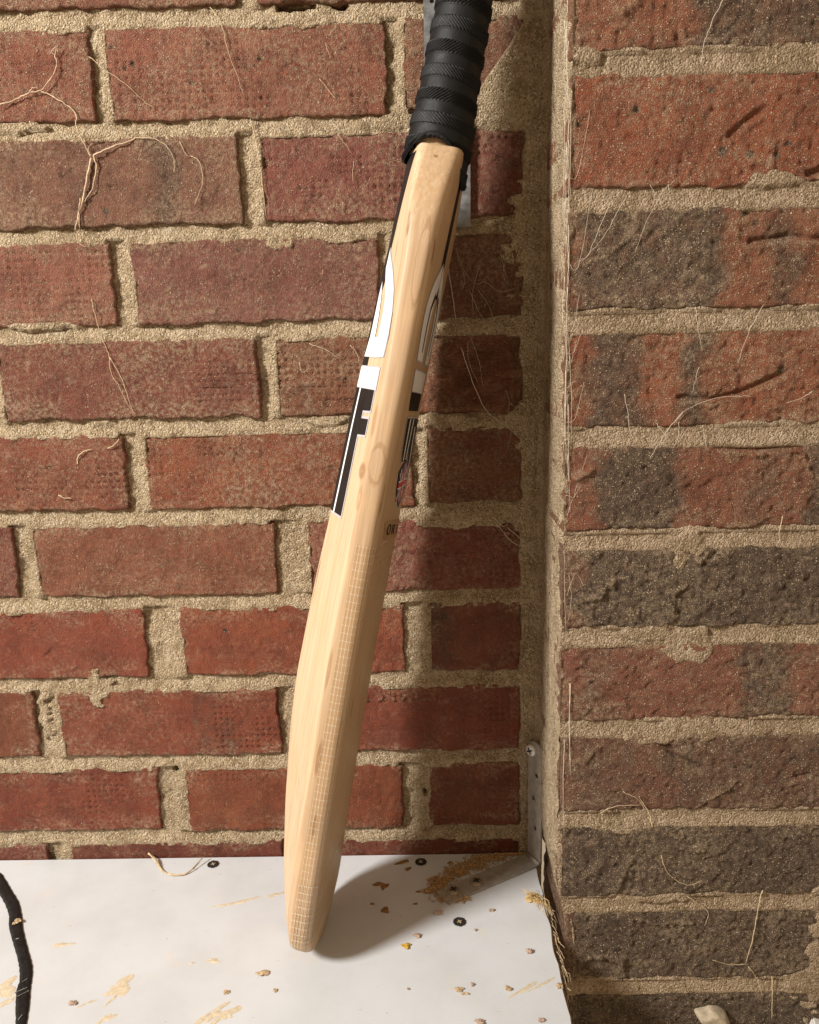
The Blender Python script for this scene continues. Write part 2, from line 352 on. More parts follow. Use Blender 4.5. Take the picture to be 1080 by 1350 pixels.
    for k, (dp, dpl) in enumerate(((.003, .004), (.008, .012), (.016, .040), (.024, .100)) if leftdeep else ((.006, 0), (.016, 0))):
        c = co[ring].copy(); dpt = np.where(onleft, dpl, dp) if leftdeep else np.full(nr, dp)
        c[:, 1] = c[:, 1] + dpt
        if leftdeep: c[:, 0] += np.where(onleft, .0012 * fbm(c[:, 2] / .006 + k * 7.7, c[:, 1] / .01, 45, 2), 0)
        allco.append(c); cur = base + np.arange(nr); nx = np.roll(np.arange(nr), -1)
        quads.append(np.stack([prev, cur, cur[nx], prev[nx]], -1)); prev = cur; base += nr
        bo.append(bo[0][ring] * .4); ds.append(np.full(nr, .9))
    o = mesh_np('brick', np.concatenate(allco), np.concatenate(quads), mat, parent, True, {'burn': np.concatenate(bo), 'dust': np.concatenate(ds)}, (cx, yf, cz))
    o.color = (tint[0] * 1.22, tint[1] * 1.16, tint[2] * .98, 1)
    return o

# ------------------------------------------------------------------ back wall
random.seed(4)
GAP = .012
def rowz(k): t = .690 - .075 * (k - 1); return t - .063, t        # bottom, top of course k
WALL_END = .083
# joints measured along each course: (right end of a brick, left end of the next), millimetres
JO = {-1: [(-238, -226), (-12, 0)], 0: [(-350, -338), (-128, -112)], 1: [(-458, -447), (-238, -226), (-20, -6)], 2: [(-360, -347), (-133, -117)], 3: [(-458, -447), (-238, -222), (-29, -17)], 4: [(-349, -337), (-128, -114)],
      5: [(-466, -452), (-243, -226), (-6, 5)], 6: [(-344, -327), (-123, -97)], 7: [(-465, -450), (-240, -210), (-16, 4)], 8: [(-346, -324), (-129, -113)], 9: [(-467, -450), (-242, -218), (-22, 2)], 10: [(-351, -330), (-133, -124)], 11: [(-240, -226), (-14, 0)], 12: [(-340, -326), (-120, -108)]}
XMIN = -.52
brick_wall = empty('brick_wall', (0, 0, 0))
tag(brick_wall, 'red brick back wall with sandy recessed mortar behind the leaning bat', 'wall')
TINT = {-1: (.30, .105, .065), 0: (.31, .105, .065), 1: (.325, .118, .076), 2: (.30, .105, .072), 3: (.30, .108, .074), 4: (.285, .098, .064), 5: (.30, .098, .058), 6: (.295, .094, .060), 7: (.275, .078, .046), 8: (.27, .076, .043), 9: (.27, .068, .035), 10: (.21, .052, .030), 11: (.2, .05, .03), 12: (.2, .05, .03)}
DET = {  # (course, index): details
 (1, 1): dict(dots=[(.0, 1, .05, .95)], spots=[(.75, .35, .0018)]),
 (1, 2): dict(dots=[(.0, .5, .05, .95), (.45, .95, .02, .28)], lines=[(.46, 1, .28, .72), (.84, 1, .75, .98)], spots=[(.02, .80, .0022), (.09, .62, .0022), (.06, .58, .0018), (.30, .40, .002), (.55, .64, .002)]),
 (1, 3): dict(bands=[(0, 1, .42)], dust=.3),
 (2, 1): dict(lines=[(.0, .55, .55, .95), (.3, .6, .2, .5)], bands=[(.38, .50, .30), (.69, .80, .62)], spots=[(.51, .18, .0024), (.66, .16, .0014)], dust=.35, tint=(.285, .115, .085)),
 (2, 2): dict(dots=[(.0, .55, .04, .98), (.5, .98, .70, .98)], lines=[(.88, 1.0, .1, .9)], spots=[]),
 (3, 1): dict(dots=[(.0, 1, .0, .95)]), (3, 2): dict(spots=[(.44, .86, .0018)], dust=.28, tint=(.30, .115, .082)),
 (3, 3): dict(dust=.4, tint=(.27, .10, .075)),
 (4, 1): dict(dots=[(.76, 1, .15, .95)], lines=[(.76, .98, .35, .65)], cuts=[([(.05, .12), (.12, .2), (.2, .14)], .003, -.0012), ([(.08, .42), (.14, .30)], .002, .0016)], dust=.38),
 (4, 2): dict(dots=[(.0, .35, .1, .9)], lines=[(.0, .3, .1, .5), (.62, 1.0, .08, .95)], dust=.28),
 (5, 1): dict(cuts=[([(.62, .7), (.68, .6), (.74, .65)], .0011, -.0012)], spots=[(.90, .18, .0016)], dots=[(.55, 1, .2, .7)], dust=.22),
 (5, 2): dict(bands=[(.36, .40, .4)], cuts=[([(.62, .86), (.68, .55), (.76, .60)], .0026, -.001)], spots=[(.80, .68, .0022), (.77, .66, .0012)], dots=[(0, .35, .1, .9)], dust=.34),
 (5, 3): dict(bands=[(0, 1, .36)], dust=.35),
 (6, 2): dict(bands=[(.255, .30, .75)], cuts=[([(.115, .42), (.12, .25)], .0018, .0018)], dots=[(0, 1, .02, .12), (.7, 1, .1, .95)], lines=[(.45, .8, .5, .55)], dust=.30),
 (6, 3): dict(bands=[(0, 1, .38)], dust=.4, cuts=[([(.66, .78), (.69, .55), (.73, .45), (.71, .7), (.66, .78)], .0012, -.0014)]),
 (7, 1): dict(cuts=[([(.58, .35), (.60, .42), (.61, .35)], .0012, .0016), ([(.68, .15), (.70, .2)], .0012, -.0013)], dots=[(.3, 1, .05, .12), (.3, 1, .8, .9)], dust=.12),
 (7, 2): dict(spots=[(.20, .66, .0022)], dust=.12), (7, 3): dict(bands=[(.05, .28, .55)], dust=.18, spots=[(.18, .8, .003)]),
 (8, 1): dict(bands=[(.60, .8, .4)], dots=[(.7, 1, .1, .9)], dust=.18), (8, 2): dict(bands=[(-.02, .13, .75)], dots=[(.1, .45, .03, .70), (.8, 1, .2, .95)], dust=.09, letters=(.17, .66, .84)),
 (8, 3): dict(dust=.25), (9, 1): dict(dots=[(.55, .85, .1, .9)], dust=.06), (9, 2): dict(dots=[(.05, .75, .8, .9), (.1, 1, .04, .12)], dust=.06), (9, 3): dict(spots=[(.2, .75, .0016)], dust=.12),
}
LETTER = {'K': [[(0, 0), (0, 1)], [(1, 1), (0, .5), (1, 0)]], 'U': [[(0, 1), (0, .2), (.5, 0), (1, .2), (1, 1)]], 'I': [[(.5, 0), (.5, 1)], [(.1, 0), (.9, 0)]], 'L': [[(0, 1), (0, 0), (1, 0)]], 'N': [[(0, 0), (0, 1), (1, 0), (1, 1)]], 'D': [[(0, 0), (0, 1), (.7, .9), (1, .5), (.7, .1), (0, 0)]], 'V': [[(0, 1), (.5, 0), (1, 1)]], 'J': [[(1, 1), (1, .2), (.5, 0), (0, .2)]]}
wall_rects = []
for k in JO:
    z0, z1 = rowz(k); xs = [XMIN]
    for a, b in JO[k]: xs += [a / 1000, b / 1000]
    xs.append(WALL_END); i0 = 0
    prs = [(xs[i], xs[i + 1]) for i in range(0, len(xs), 2)]
    prs = [q for q in prs if q[1] - q[0] > .03 and q[1] > -.50]
    # index 1 = the brick at the photo's left margin
    for i, (a, b) in enumerate(prs):
        n = i + (1 if prs[0][0] > -.465 or prs[0][1] > -.30 else 0)
        ident = (k, n)
        jz = random.uniform(-.0010, .0010); wall_rects.append((a, b, z0 + jz, z1 + jz))
        d = dict(DET.get(ident, {})); t = d.pop('tint', TINT[k]); t = (lambda k_: (t[0] * k_, t[1] * k_ * random.uniform(.88, 1.15), t[2] * k_ * random.uniform(.85, 1.18)))(random.uniform(.84, 1.14))
        let = d.pop('letters', None); cuts = list(d.pop('cuts', []))
        if let:      # a row of worn stamped marks along the top of this brick
            u0, u1, vv = let; word = 'KUILDNUJJV'
            for j, ch in enumerate(word):
                for st in LETTER[ch]:
                    uu = u0 + (u1 - u0) * j / len(word); cuts.append(([(uu + .022 * px, vv - .05 + .10 * pz) for px, pz in st], .00075, -.0010))
        d.setdefault('dust', max(.06, .30 - .022 * k)); d['dust'] += .16 * (k < 7)
        build_brick(brick_wall, a, b, z0 + jz, z1 + jz, random.uniform(-.0006, .0008), M_BRICK_LOW if k >= 7 else M_BRICK, t, abs(k) * 7 + i + 100, rough=1.0 if k < 7 else .75, cuts=cuts, tilt=random.uniform(-.0008, .0008), **d)

# mortar bed of the back wall: a relief sheet, deep under the brick above, running out to the brick below
def wall_mortar():
    st = .00145; x = np.arange(XMIN, .1035, st); z = np.arange(-.20, .80, st); X, Z = np.meshgrid(x, z, indexing='ij')
    H = np.full_like(X, -.0085)
    for k in JO:
        z0, z1 = rowz(k)
        # bed joint under course k
        wob = .0012 * fbm(X / .03, X * 0 + k, 51, 2)
        tt = (Z - (z0 - GAP) - wob) / GAP; m = (tt > -.3) & (tt < 1.3)
        prof = -.0006 - .0032 * sstep(.15, .75, tt)
        H = np.where(m, prof, H)
    for k in JO:
        z0, z1 = rowz(k)
        for a, b in JO[k]:
            a, b = a / 1000, b / 1000; tt = (X - a - .0010 * fbm(Z / .02, Z * 0 + a * 50, 53, 2)) / (b - a)
            m = (tt > -.15) & (tt < 1.15) & (Z > z0 - .001) & (Z < z1 + .001)
            prof = -.0044 + .0038 * sstep(.35, .95, tt); H = np.where(m, prof, H)
    H = H + .0022 * fbm(X / .014, Z / .010, 55, 3) + .0014 * fbm(X / .0040, Z / .0036, 57, 2)
    # the fillet of mortar dragged down the corner beside the pier, flush with the bricks
    e = X - (WALL_END - .0015) + .005 * fbm(Z / .03, Z * 0 + .7, 59, 3); fl = sstep(-.003, .003, e)
    H = H * (1 - fl) + fl * (.0002 + .0014 * fbm(X / .02, Z / .05, 61, 3) + .0007 * fbm(X / .004, Z / .004, 63, 2))
    def inside(H, m, val): return H * (1 - m) + m * np.maximum(H, val)
    # a fat diagonal smear over the brick at the top of the corner
    xs, zs = wall(608, 150); xe, ze = wall(668, 62); nx, nz = (ze - zs), -(xe - xs); ln = math.hypot(nx, nz)
    dist = ((X - xs) * nx + (Z - zs) * nz) / ln + .004 * fbm(X / .02, Z / .02, 65, 2)
    m = sstep(-.001, .003, dist) * sstep(.612, .620, Z) * (1 - sstep(.70, .72, Z)) * sstep(.03, .04, X); H = inside(H, m, .0018 + .0014 * fbm(X / .012, Z / .012, 67, 3) + .0008 * fbm(X / .004, Z / .004, 69, 2))
    # ragged smears where pointing was trowelled over the arrises
    rs = np.random.RandomState(8)
    sm = [(wall(375, 30), .030, .006), (wall(520, 160), .03, .006), (wall(690, 320), .02, .05), (wall(20, 168), .03, .005), (wall(60, 430), .03, .004), (wall(372, 322), .012, .006), (wall(460, 313), .02, .005), (wall(430, 555), .02, .004), (wall(130, 905), .012, .02), (wall(60, 940), .008, .03), (wall(420, 800), .02, .004), (wall(570, 555), .04, .006), (wall(610, 690), .05, .006), (wall(690, 560), .02, .02), (wall(692, 690), .015, .02)]
    for (c, rx, rz) in sm:
        d = ((X - c[0]) / rx) ** 2 + ((Z - c[1]) / rz) ** 2 + 1.2 * fbm(X / .010, Z / .006, 71, 3)
        H = inside(H, 1 - sstep(.5, .8, d), .0007 + .0012 * fbm(X / .008, Z / .006, 73, 3))
    n = sstep(.02, .22, fbm(X / .026, Z / .012, 75, 3))
    lip = np.zeros_like(X)
    for (a, b, c0, c1) in wall_rects:      # pointing lapped over the top arris of a brick
        lip = np.maximum(lip, ((X > a) & (X < b)) * sstep(c1 - .0042, c1 - .0015, Z + .004 * fbm(X / .005, Z / .005, 76, 2)) * (1 - sstep(c1 + .001, c1 + .004, Z)))
    H = inside(H, n * lip, -.0004 + .0008 * fbm(X / .006, Z / .006, 77, 2))
    # dark holes left in two joints
    for (c, rx, rz) in ((wall(383, 6), .016, .0035), (wall(230, 1018), .003, .004), (wall(445, 1.0), .006, .006), (wall(560, 1045), .002, .004)):
        dd = ((X - c[0]) / rx) ** 2 + ((Z - c[1]) / rz) ** 2 + .8 * fbm(X / .006, Z / .006, 79, 2); H = H - .016 * (1 - sstep(.4, 1.0, dd))
    co = np.stack([X, -H, Z], -1).reshape(-1, 3)
    return mesh_np('mortar', co, grid_quads(len(x), len(z)), M_MORTAR, brick_wall)
wall_mortar()

# ------------------------------------------------------------------ pier
brick_pier = empty('brick_pier', (0, 0, 0))
tag(brick_pier, 'projecting brick pier of dark burnt and red bricks at the right', 'pier')
PJ = [.776, .701, .6265, .5465, .4702, .393, .3202, .2478, .1755, .1006, .0263, -.0498, -.125, -.20, -.275]
RED = (.33, .105, .058); DRK = (.20, .080, .052)
PD = {
 1: dict(tint=RED, bands=[(.335, 1.0, .8)], spots=[(.16, .55, .0026)], cuts=[([(.09, .5), (.13, .35), (.17, .45)], .003, -.0012), ([(.42, .55), (.52, .62)], .003, -.0010)]),
 2: dict(tint=(.335, .098, .050), bands=[(0, 1, .13)], spots=[(.40, .84, .0024), (.73, .86, .0036), (.64, .97, .0022), (.81, .97, .0026), (.18, .68, .0028), (.02, .58, .0026), (.44, .31, .0032), (.52, .27, .003), (.60, .26, .0022), (.63, .36, .002)], cuts=[([(.46, .44), (.50, .56), (.555, .66)], .0028, .0026), ([(.555, .66), (.57, .44), (.60, .38)], .0022, .0012), ([(.47, .30), (.52, .22), (.58, .20)], .0022, -.0018), ([(.80, .52), (.88, .66), (.91, .80)], .0026, .0024), ([(.84, .5), (.86, .42)], .003, -.0016), ([(.70, .08), (.78, .17), (.90, .18), (.94, .12)], .0034, .0040)]),
 3: dict(tint=(.31, .105, .060), bands=[(.03, .455, .9), (.57, .66, .66), (.92, 1.1, .7)], spots=[(.52, .93, .0024), (.55, .83, .0016)], cuts=[([(.54, .66), (.64, .70), (.76, .66), (.81, .66)], .0024, .0034), ([(.28, .10), (.38, .14), (.46, .24)], .0022, -.0016), ([(.36, .35), (.42, .30)], .002, -.0015), ([(.02, .45), (.10, .55), (.18, .75)], .0018, -.0014), ([(.90, .72), (.96, .80)], .0018, .0014)]),
 4: dict(tint=(.33, .110, .058), bands=[(.0, .05, .2), (.06, .235, .85), (.355, .43, .85), (.83, .885, .7)], cuts=[([(.35, .30), (.45, .27), (.54, .34), (.68, .54)], .0026, .0034), ([(.85, .86), (.86, .6), (.87, .2)], .002, .0026), ([(.80, .74), (.83, .70), (.86, .74)], .002, -.002), ([(.86, .26), (.92, .32), (.98, .42)], .0012, -.0012)], spots=[(.66, .56, .003), (.20, .4, .0022)]),
 5: dict(tint=(.28, .095, .058), bands=[(.11, .33, .95), (.61, .67, .55), (.76, 1.1, .9)], cuts=[([(.48, .96), (.60, .92), (.74, .95)], .0024, .0034), ([(.01, .60), (.08, .72)], .002, -.002), ([(.75, .84), (.78, .60), (.85, .46)], .0014, -.0013), ([(.94, .42), (.97, .55), (1.0, .60)], .003, -.0016)]),
 6: dict(tint=DRK, bands=[(.05, 1.1, .95)], cuts=[([(.36, .10), (.36, .45), (.40, .52)], .0016, -.0018), ([(.04, .34), (.12, .42), (.15, .60)], .0030, -.0020), ([(.40, .95), (.44, .84), (.47, .97)], .0024, -.0016), ([(.86, .30), (.92, .55), (.85, .72), (.76, .9)], .001, -.001)]),
 7: dict(tint=(.27, .098, .066), bands=[(.59, .78, .8), (.05, .18, .5)], cuts=[([(.06, .66), (.16, .56)], .0014, -.0014), ([(.13, .18), (.21, .24)], .0022, -.0020), ([(.56, .60), (.62, .52), (.70, .62)], .0016, -.0013), ([(.90, .95), (.90, .60), (.96, .35)], .0016, .0014)]),
 8: dict(tint=(.215, .088, .060), bands=[(0, .25, .5), (.38, 1.1, .58)], cuts=[([(.35, .92), (.40, .70), (.48, .58)], .0030, .0040), ([(.44, .50), (.50, .52), (.51, .60)], .0026, -.0026), ([(.01, .60), (.08, .72), (.13, .88)], .0028, -.0026), ([(.80, .34), (.85, .40), (.90, .44)], .0020, -.0018), ([(.82, .42), (.86, .46)], .0016, .003), ([(.50, .12), (.58, .30), (.61, .40)], .0020, -.0016)]),
 9: dict(tint=DRK, bands=[(.0, 1.1, .95)], cuts=[([(.20, .08), (.22, .35), (.25, .55)], .0026, -.0016), ([(.42, .68), (.50, .66)], .0016, -.0014), ([(.40, .50), (.42, .30), (.52, .20)], .001, -.0011)]),
 10: dict(tint=(.17, .070, .048), bands=[(.02, 1.1, .95)], cuts=[([(.06, .30), (.13, .36), (.21, .28), (.22, .10)], .0026, -.0022), ([(.24, .88), (.36, .80), (.50, .82)], .0016, -.0013), ([(.44, .40), (.52, .44)], .0040, -.0014)]),
 11: dict(tint=(.14, .060, .042), bands=[(.0, 1.1, .95)]), 12: dict(tint=(.14, .06, .04), bands=[(0, 1.1, .95)]), 13: dict(tint=(.14, .06, .04), bands=[(0, 1.1, .95)]), 0: dict(tint=DRK, bands=[(.3, 1, .8)]),
}
PIER_X = .1005
pier_rects = []
for n in range(0, 14):
    jw = .0142; ztop = PJ[n] - jw / 2 + .001; zbot = PJ[n + 1] + jw / 2 - .001
    xl = PIER_X + {10: .006, 11: .010, 12: .012, 13: .012, 9: .002}.get(n, 0)
    d = dict(PD[n]); t = d.pop('tint')
    for (a, b, first) in ((xl, xl + .2165, True), (xl + .230, .44, False)):
        dd = d if first else dict(bands=[(0, 1, .8 if n % 2 else .2)])
        pier_rects.append((a, b, zbot, ztop))
        build_brick(brick_pier, a, b, zbot, ztop, PIER_Y + random.uniform(-.0005, .0005), M_PBRICK, tuple(c * random.uniform(.95, 1.05) for c in t), 300 + n * 2 + (0 if first else 1), rough=1.5, wob=.0017, rnd=.0034, dust=.36, leftdeep=first, **dd)

def pier_mortar():
    st = .00145; x = np.arange(PIER_X - .0008, .44, st); z = np.arange(-.275, .78, st); X, Z = np.meshgrid(x, z, indexing='ij')
    d = np.full_like(X, .1)
    for (a, b, c0, c1) in pier_rects: d = np.minimum(d, np.maximum(np.maximum(a - X, X - b), np.maximum(c0 - Z, Z - c1)))
    H = np.where(d > -.004, -.0016 - .0006 * sstep(0, .006, d), -.008)
    jz = np.zeros_like(Z)
    for q in PJ:
        tt = (Z - (q - .0071)) / .0142; m = (tt > -.2) & (tt < 1.2); H = np.where(m & (d > -.003), -.0003 - .0012 * sstep(.35, .95, tt) - .0010 * np.exp(-((tt - .5) / .3) ** 2), H)
    # flush pointing lapped raggedly over the arrises
    lap = .0042 * np.clip(.15 + 2.0 * fbm(X / .032, Z / .010, 81, 3), 0, 1.0)
    m = sstep(0, .0016, d + lap) * (d < .001) * (d > -.006); H = H * (1 - m) + m * np.maximum(H, .0003)
    for (c, rx, rz) in ((pier(905, 725), .016, .016), (pier(870, 835), .030, .006), (pier(900, 862), .022, .008), (pier(925, 850), .010, .014), (pier(905, 965), .030, .012), (pier(960, 962), .04, .009), (pier(860, 975), .02, .006), (pier(815, 1090), .03, .007), (pier(1000, 272), .02, .006), (pier(1020, 235), .02, .006), (pier(760, 75), .02, .006), (pier(870, 1185), .02, .005), (pier(1078, 1260), .010, .10), (pier(875, 818), .006, .010), (pier(1060, 1300), .02, .02)):
        dd = ((X - c[0]) / rx) ** 2 + ((Z - c[1]) / rz) ** 2 + 1.1 * fbm(X / .010, Z / .007, 83, 3); m = 1 - sstep(.45, .9, dd); H = H * (1 - m) + m * np.maximum(H, .0010)
    brush = fbm(X / .0022, Z / .012, 85, 2)
    H = H + (d > -.006) * (.0006 * fbm(X / .014, Z / .012, 87, 3) + .0004 * brush + .0005 * fbm(X / .0036, Z / .0036, 89, 2))
    mesh_np('mortar', np.stack([X + .010 * (1 - sstep(-.02, .06, Z)) * (1 - sstep(0, .02, X - PIER_X)), PIER_Y - H, Z], -1).reshape(-1, 3), grid_quads(len(x), len(z)), M_PMORTAR, brick_pier)
    # return face towards the corner: joints, and a trowelled coat feathering out before the front arris
    y = np.arange(.000, -.1014, -st); Y, Z = np.meshgrid(y, z, indexing='ij')
    H = np.full_like(Y, -.0020)
    lim = -.090 + .022 * fbm(Z / .05, Z * 0 + .2, 91, 3) + .012 * fbm(Z / .008, Y / .008, 92, 2)
    m = sstep(-.004, .006, Y - lim) * sstep(-.02, .03, Z); H = H * (1 - m) + m * (.0012 + .0016 * fbm(Y / .03, Z / .05, 93, 3))
    H = H + .0010 * fbm(Y / .006, Z / .016, 95, 3) + .0007 * fbm(Y / .003, Z / .003, 97, 2)
    H = H + .004 * np.exp(-((Y) / .006) ** 2) * sstep(.0, .03, Z)
    low = .010 * (1 - sstep(-.02, .06, Z))
    mesh_np('mortar', np.stack([PIER_X + low - H, Y, Z], -1).reshape(-1, 3), grid_quads(len(y), len(z)), M_MORTAR, brick_pier)
pier_mortar()

# ------------------------------------------------------------------ white board
white_board = empty('white_board', (0, 0, 0))
tag(white_board, 'white melamine shelf board with glue marks, in the corner under the bat', 'shelf')
bm = bmesh.new(); n = 60
BX1 = .0965
rs = random.Random(2)
def bvert(x, y, z): return bm.verts.new((x, y, z))
ys = [-.0015 - .36 * i / n for i in range(n + 1)]
edge = [BX1 + .0006 * math.sin(i * .9) + rs.uniform(-.0006, .0004) + (.0022 * max(0, (i - 26) / 34)) for i in range(n + 1)]
top = [bvert(e - .0010, y, 0) for e, y in zip(edge, ys)]; tl = [bvert(-.60, y, 0) for y in ys]
mid = [bvert(e, y, -.0012 + rs.uniform(-.0003, .0003)) for e, y in zip(edge, ys)]; low = [bvert(e + rs.uniform(-.0005, .0005), y, -.0180) for e, y in zip(edge, ys)]; ll = [bvert(-.60, y, -.018) for y in ys]
for i in range(n):
    bm.faces.new((top[i], top[i + 1], tl[i + 1], tl[i])); bm.faces.new((low[i], low[i + 1], ll[i + 1], ll[i]))
bm.faces.new(tl[::1] + ll[::-1]); 
bm.faces.new([tl[0], top[0], mid[0], low[0], ll[0]]); bm.faces.new([tl[-1], top[-1], mid[-1], low[-1], ll[-1]])
nf = len(bm.faces)
for i in range(n):
    f1 = bm.faces.new((top[i], mid[i], mid[i + 1], top[i + 1])); f2 = bm.faces.new((mid[i], low[i], low[i + 1], mid[i + 1])); f1.material_index = 1; f2.material_index = 1
o = mesh_bm('board_panel', bm, M_BOARD, white_board); o.data.materials.append(M_EDGE)

def screw_head(parent, loc, nrm, r, dome, mat, slotcol, rim=False, name='screw'):
    """countersunk / pan head with a raised cross coloured as its recess, axis along nrm"""
    q = Vector(nrm).to_track_quat('Z', 'Y').to_matrix().to_4x4(); bm = bmesh.new(); prof = [(r, -.0012), (r, 0.0), (r * .96, dome * .35), (r * .8, dome * .75), (r * .5, dome * .95), (0.0001, dome)]
    rings = [[bm.verts.new((p[0] * math.cos(2 * math.pi * k / 20), p[0] * math.sin(2 * math.pi * k / 20), p[1])) for k in range(20)] for p in prof]
    for A, B in zip(rings, rings[1:]):
        for k in range(20): bm.faces.new((A[k], A[(k + 1) % 20], B[(k + 1) % 20], B[k]))
    o = mesh_bm(name, bm, mat, parent, True); o.matrix_local = Matrix.Translation(Vector(loc)) @ q
    bm = bmesh.new(); a, b = r * .56, r * .13  # no recess is cut; a thin raised cross carries its tone
    for (w_, h_) in ((a, b), (b, a)):
        vs_ = [bm.verts.new((sx * w_, sy * h_, dome * .97 + .00012 + (.00005 if w_ > h_ else 0))) for sx, sy in ((-1, -1), (1, -1), (1, 1), (-1, 1))]
        bm.faces.new(vs_)
    r_ = bmesh.ops.extrude_face_region(bm, geom=bm.faces[:]); bmesh.ops.translate(bm, verts=[v for v in r_['geom'] if isinstance(v, bmesh.types.BMVert)], vec=(0, 0, .00012))
    s = mesh_bm('painted_cross', bm, slotcol, o); s.rotation_euler[2] = .5
    if rim:
        bm = bmesh.new(); ro = [bm.verts.new((r * 1.45 * math.cos(2 * math.pi * k / 24) * (1 + .08 * math.sin(3 * k)), r * 1.45 * math.sin(2 * math.pi * k / 24) * (1 + .06 * math.cos(2 * k)), .0003)) for k in range(24)]; ri = [bm.verts.new((r * .9 * math.cos(2 * math.pi * k / 24), r * .9 * math.sin(2 * math.pi * k / 24), .0005)) for k in range(24)]
        for k in range(24): bm.faces.new((ro[k], ro[(k + 1) % 24], ri[(k + 1) % 24], ri[k]))
        mesh_bm('rim', bm, M_GLUEB if rim == 2 else M_DARK, o)
    return o
for (px, py) in ((281, 1140), (555, 1137), (606, 1216)):
    x, y = board(px, py); screw_head(white_board, (x, y, .0003), (0, 0, 1), .0036, .0004, M_DARK, M_CRUMB, rim=True)

def blob_stain(px, py, rx, ry, rot, mat, seed, h=.0005, spiky=.5, name='glue_stain'):
    x, y = board(px, py); rr = random.Random(seed); bm = bmesh.new(); N = 28; ph = [rr.uniform(0, 6.28) for _ in range(4)]
    c = bm.verts.new((0, 0, h)); rings = [[], []]
    for k in range(N):
        a = 2 * math.pi * k / N; f = 1 + spiky * (.5 * math.sin(2 * a + ph[0]) + .35 * math.sin(3 * a + ph[1]) + .25 * math.sin(5 * a + ph[2]) + .15 * math.sin(8 * a + ph[3]))
        f = max(.15, f); ca, sa = math.cos(a) * rx * f, math.sin(a) * ry * f
        X, Y = ca * math.cos(rot) - sa * math.sin(rot), ca * math.sin(rot) + sa * math.cos(rot)
        rings[0].append(bm.verts.new((X * .8, Y * .8, h * rr.uniform(.7, 1.1)))); rings[1].append(bm.verts.new((X, Y, .00005)))
    for k in range(N):
        bm.faces.new((c, rings[0][k], rings[0][(k + 1) % N])); bm.faces.new((rings[0][k], rings[1][k], rings[1][(k + 1) % N], rings[0][(k + 1) % N]))
    return mesh_bm(name, bm, mat, white_board, True, (x, y, 0))
for i, (px, py, rx, ry, rot, mat) in enumerate([(158, 1302, 11, 6, .5, M_GLUE), (150, 1315, 6, 2, 1.1, M_GLUE), (283, 1336, 10, 3.0, .75, M_GLUE), (293, 1340, 9, 3, .8, M_GLUE), (302, 1337, 6, 4.0, .6, M_GLUE), (281, 1267, 5, 2.2, .2, M_GLUE), (5, 1305, 11, 6, .8, M_GLUE), (14, 1318, 9, 3, 1.0, M_GLUE), (312, 1190, 13, 2.4, .3, M_GLUE), (363, 1180, 7, 2.0, .5, M_GLUE), (82, 1246, 8, 2, .3, M_GLUE), (500, 1166, 5, 3.0, .2, M_GLUEB), (507, 1169, 4, 3, 1.2, M_GLUEB), (508, 1200, 2.6, 5, .1, M_GLUEB), (531, 1137, 6, 2.6, .3, M_GLUEB), (538, 1146, 3, 2, .2, M_GLUEB), (491, 1192, 1.6, 1.3, 0, M_GLUEB), (140, 1343, 6, 2.6, .9, M_GLUE), (115, 1323, 5, 1.2, .5, M_GLUE), (690, 1305, 16, 1.2, .6, M_GLUE), (715, 1298, 12, 1.0, .5, M_GLUE), (548, 1192, 1.6, 1.2, 0, M_GLUEB), (265, 1345, 8, 2, .8, M_GLUE), (253, 1270, 2, 1, 0, M_GLUE), (594, 1138, 3, 2, .5, M_GLUEB), (552, 1176, 2, 1.4, .2, M_GLUEB)]):
    blob_stain(px, py, rx / 1000, ry / 1000, rot, mat, i, h=.0003 if mat is M_GLUE else .0007, spiky=.75 if mat is M_GLUE else .45)

# ------------------------------------------------------------------ cricket bat
BC = Vector((-.0867534, -.1015168, .0)); BA = Vector((0.20269915, 0.07703634, 0.97620616)); BW = Vector((0.1255116, 0.98663437, -0.10392047)); BT = Vector((0.9711642, -0.14358978, -0.19032099))
bat = empty('cricket_bat'); bat.matrix_world = Matrix(((BT[0], BW[0], BA[0], BC[0]), (BT[1], BW[1], BA[1], BC[1]), (BT[2], BW[2], BA[2], BC[2]), (0, 0, 0, 1)))
tag(bat, 'pale willow cricket bat with black grip leaning in the brick corner', 'cricket bat')
BL, BOW = 596.0, 5.09
ES = np.array([(0, 13), (40, 17), (190, 19), (290, 18), (350, 16.5), (450, 16), (520, 18), (570, 24), (596, 28)], float)
SPN = np.array([(0, 28.5), (53, 37.6), (109, 44.2), (171, 49.2), (208, 50.2), (248, 49), (290, 47.6), (337, 45), (407, 43), (447, 41.5), (538, 38.8), (596, 38)], float)
HWD = np.array([(0, 8), (1.5, 17), (4, 26), (8, 35), (14, 42.5), (22, 48), (31, 51), (42, 52), (525, 52), (545, 50), (560, 44.5), (575, 36.5), (588, 28), (596, 22)], float)
def smooth_tab(T):
    s = np.linspace(0, 596, 299); v = np.interp(s, T[:, 0], T[:, 1]); k = np.ones(11) / 11; vp = np.pad(v, 5, mode='edge'); v2 = np.convolve(vp, k, 'valid'); v2[:12] = v[:12]; return s, v2
_es, _sp, _hw = smooth_tab(ES), smooth_tab(SPN), (HWD[:, 0], HWD[:, 1])
def EE(s): return np.interp(s, *_es)
def SS(s): return np.interp(s, *_sp)
def HH(s): return np.interp(s, *_hw)
def bowf(s): return BOW * 4 * (s / BL) * (1 - s / BL)
def t_back(s, w):
    x = np.abs(w) / HH(s); aa = np.sqrt(x * x + .0049); a1 = math.sqrt(1.0049); y = (a1 - aa) / (a1 - .07); g = y * (.88 + .12 * y)
    return -(EE(s) + (SS(s) - EE(s)) * g) - bowf(s)
def t_face(s, w): return 1.5 * (1 - (w / HH(s)) ** 2) - bowf(s)
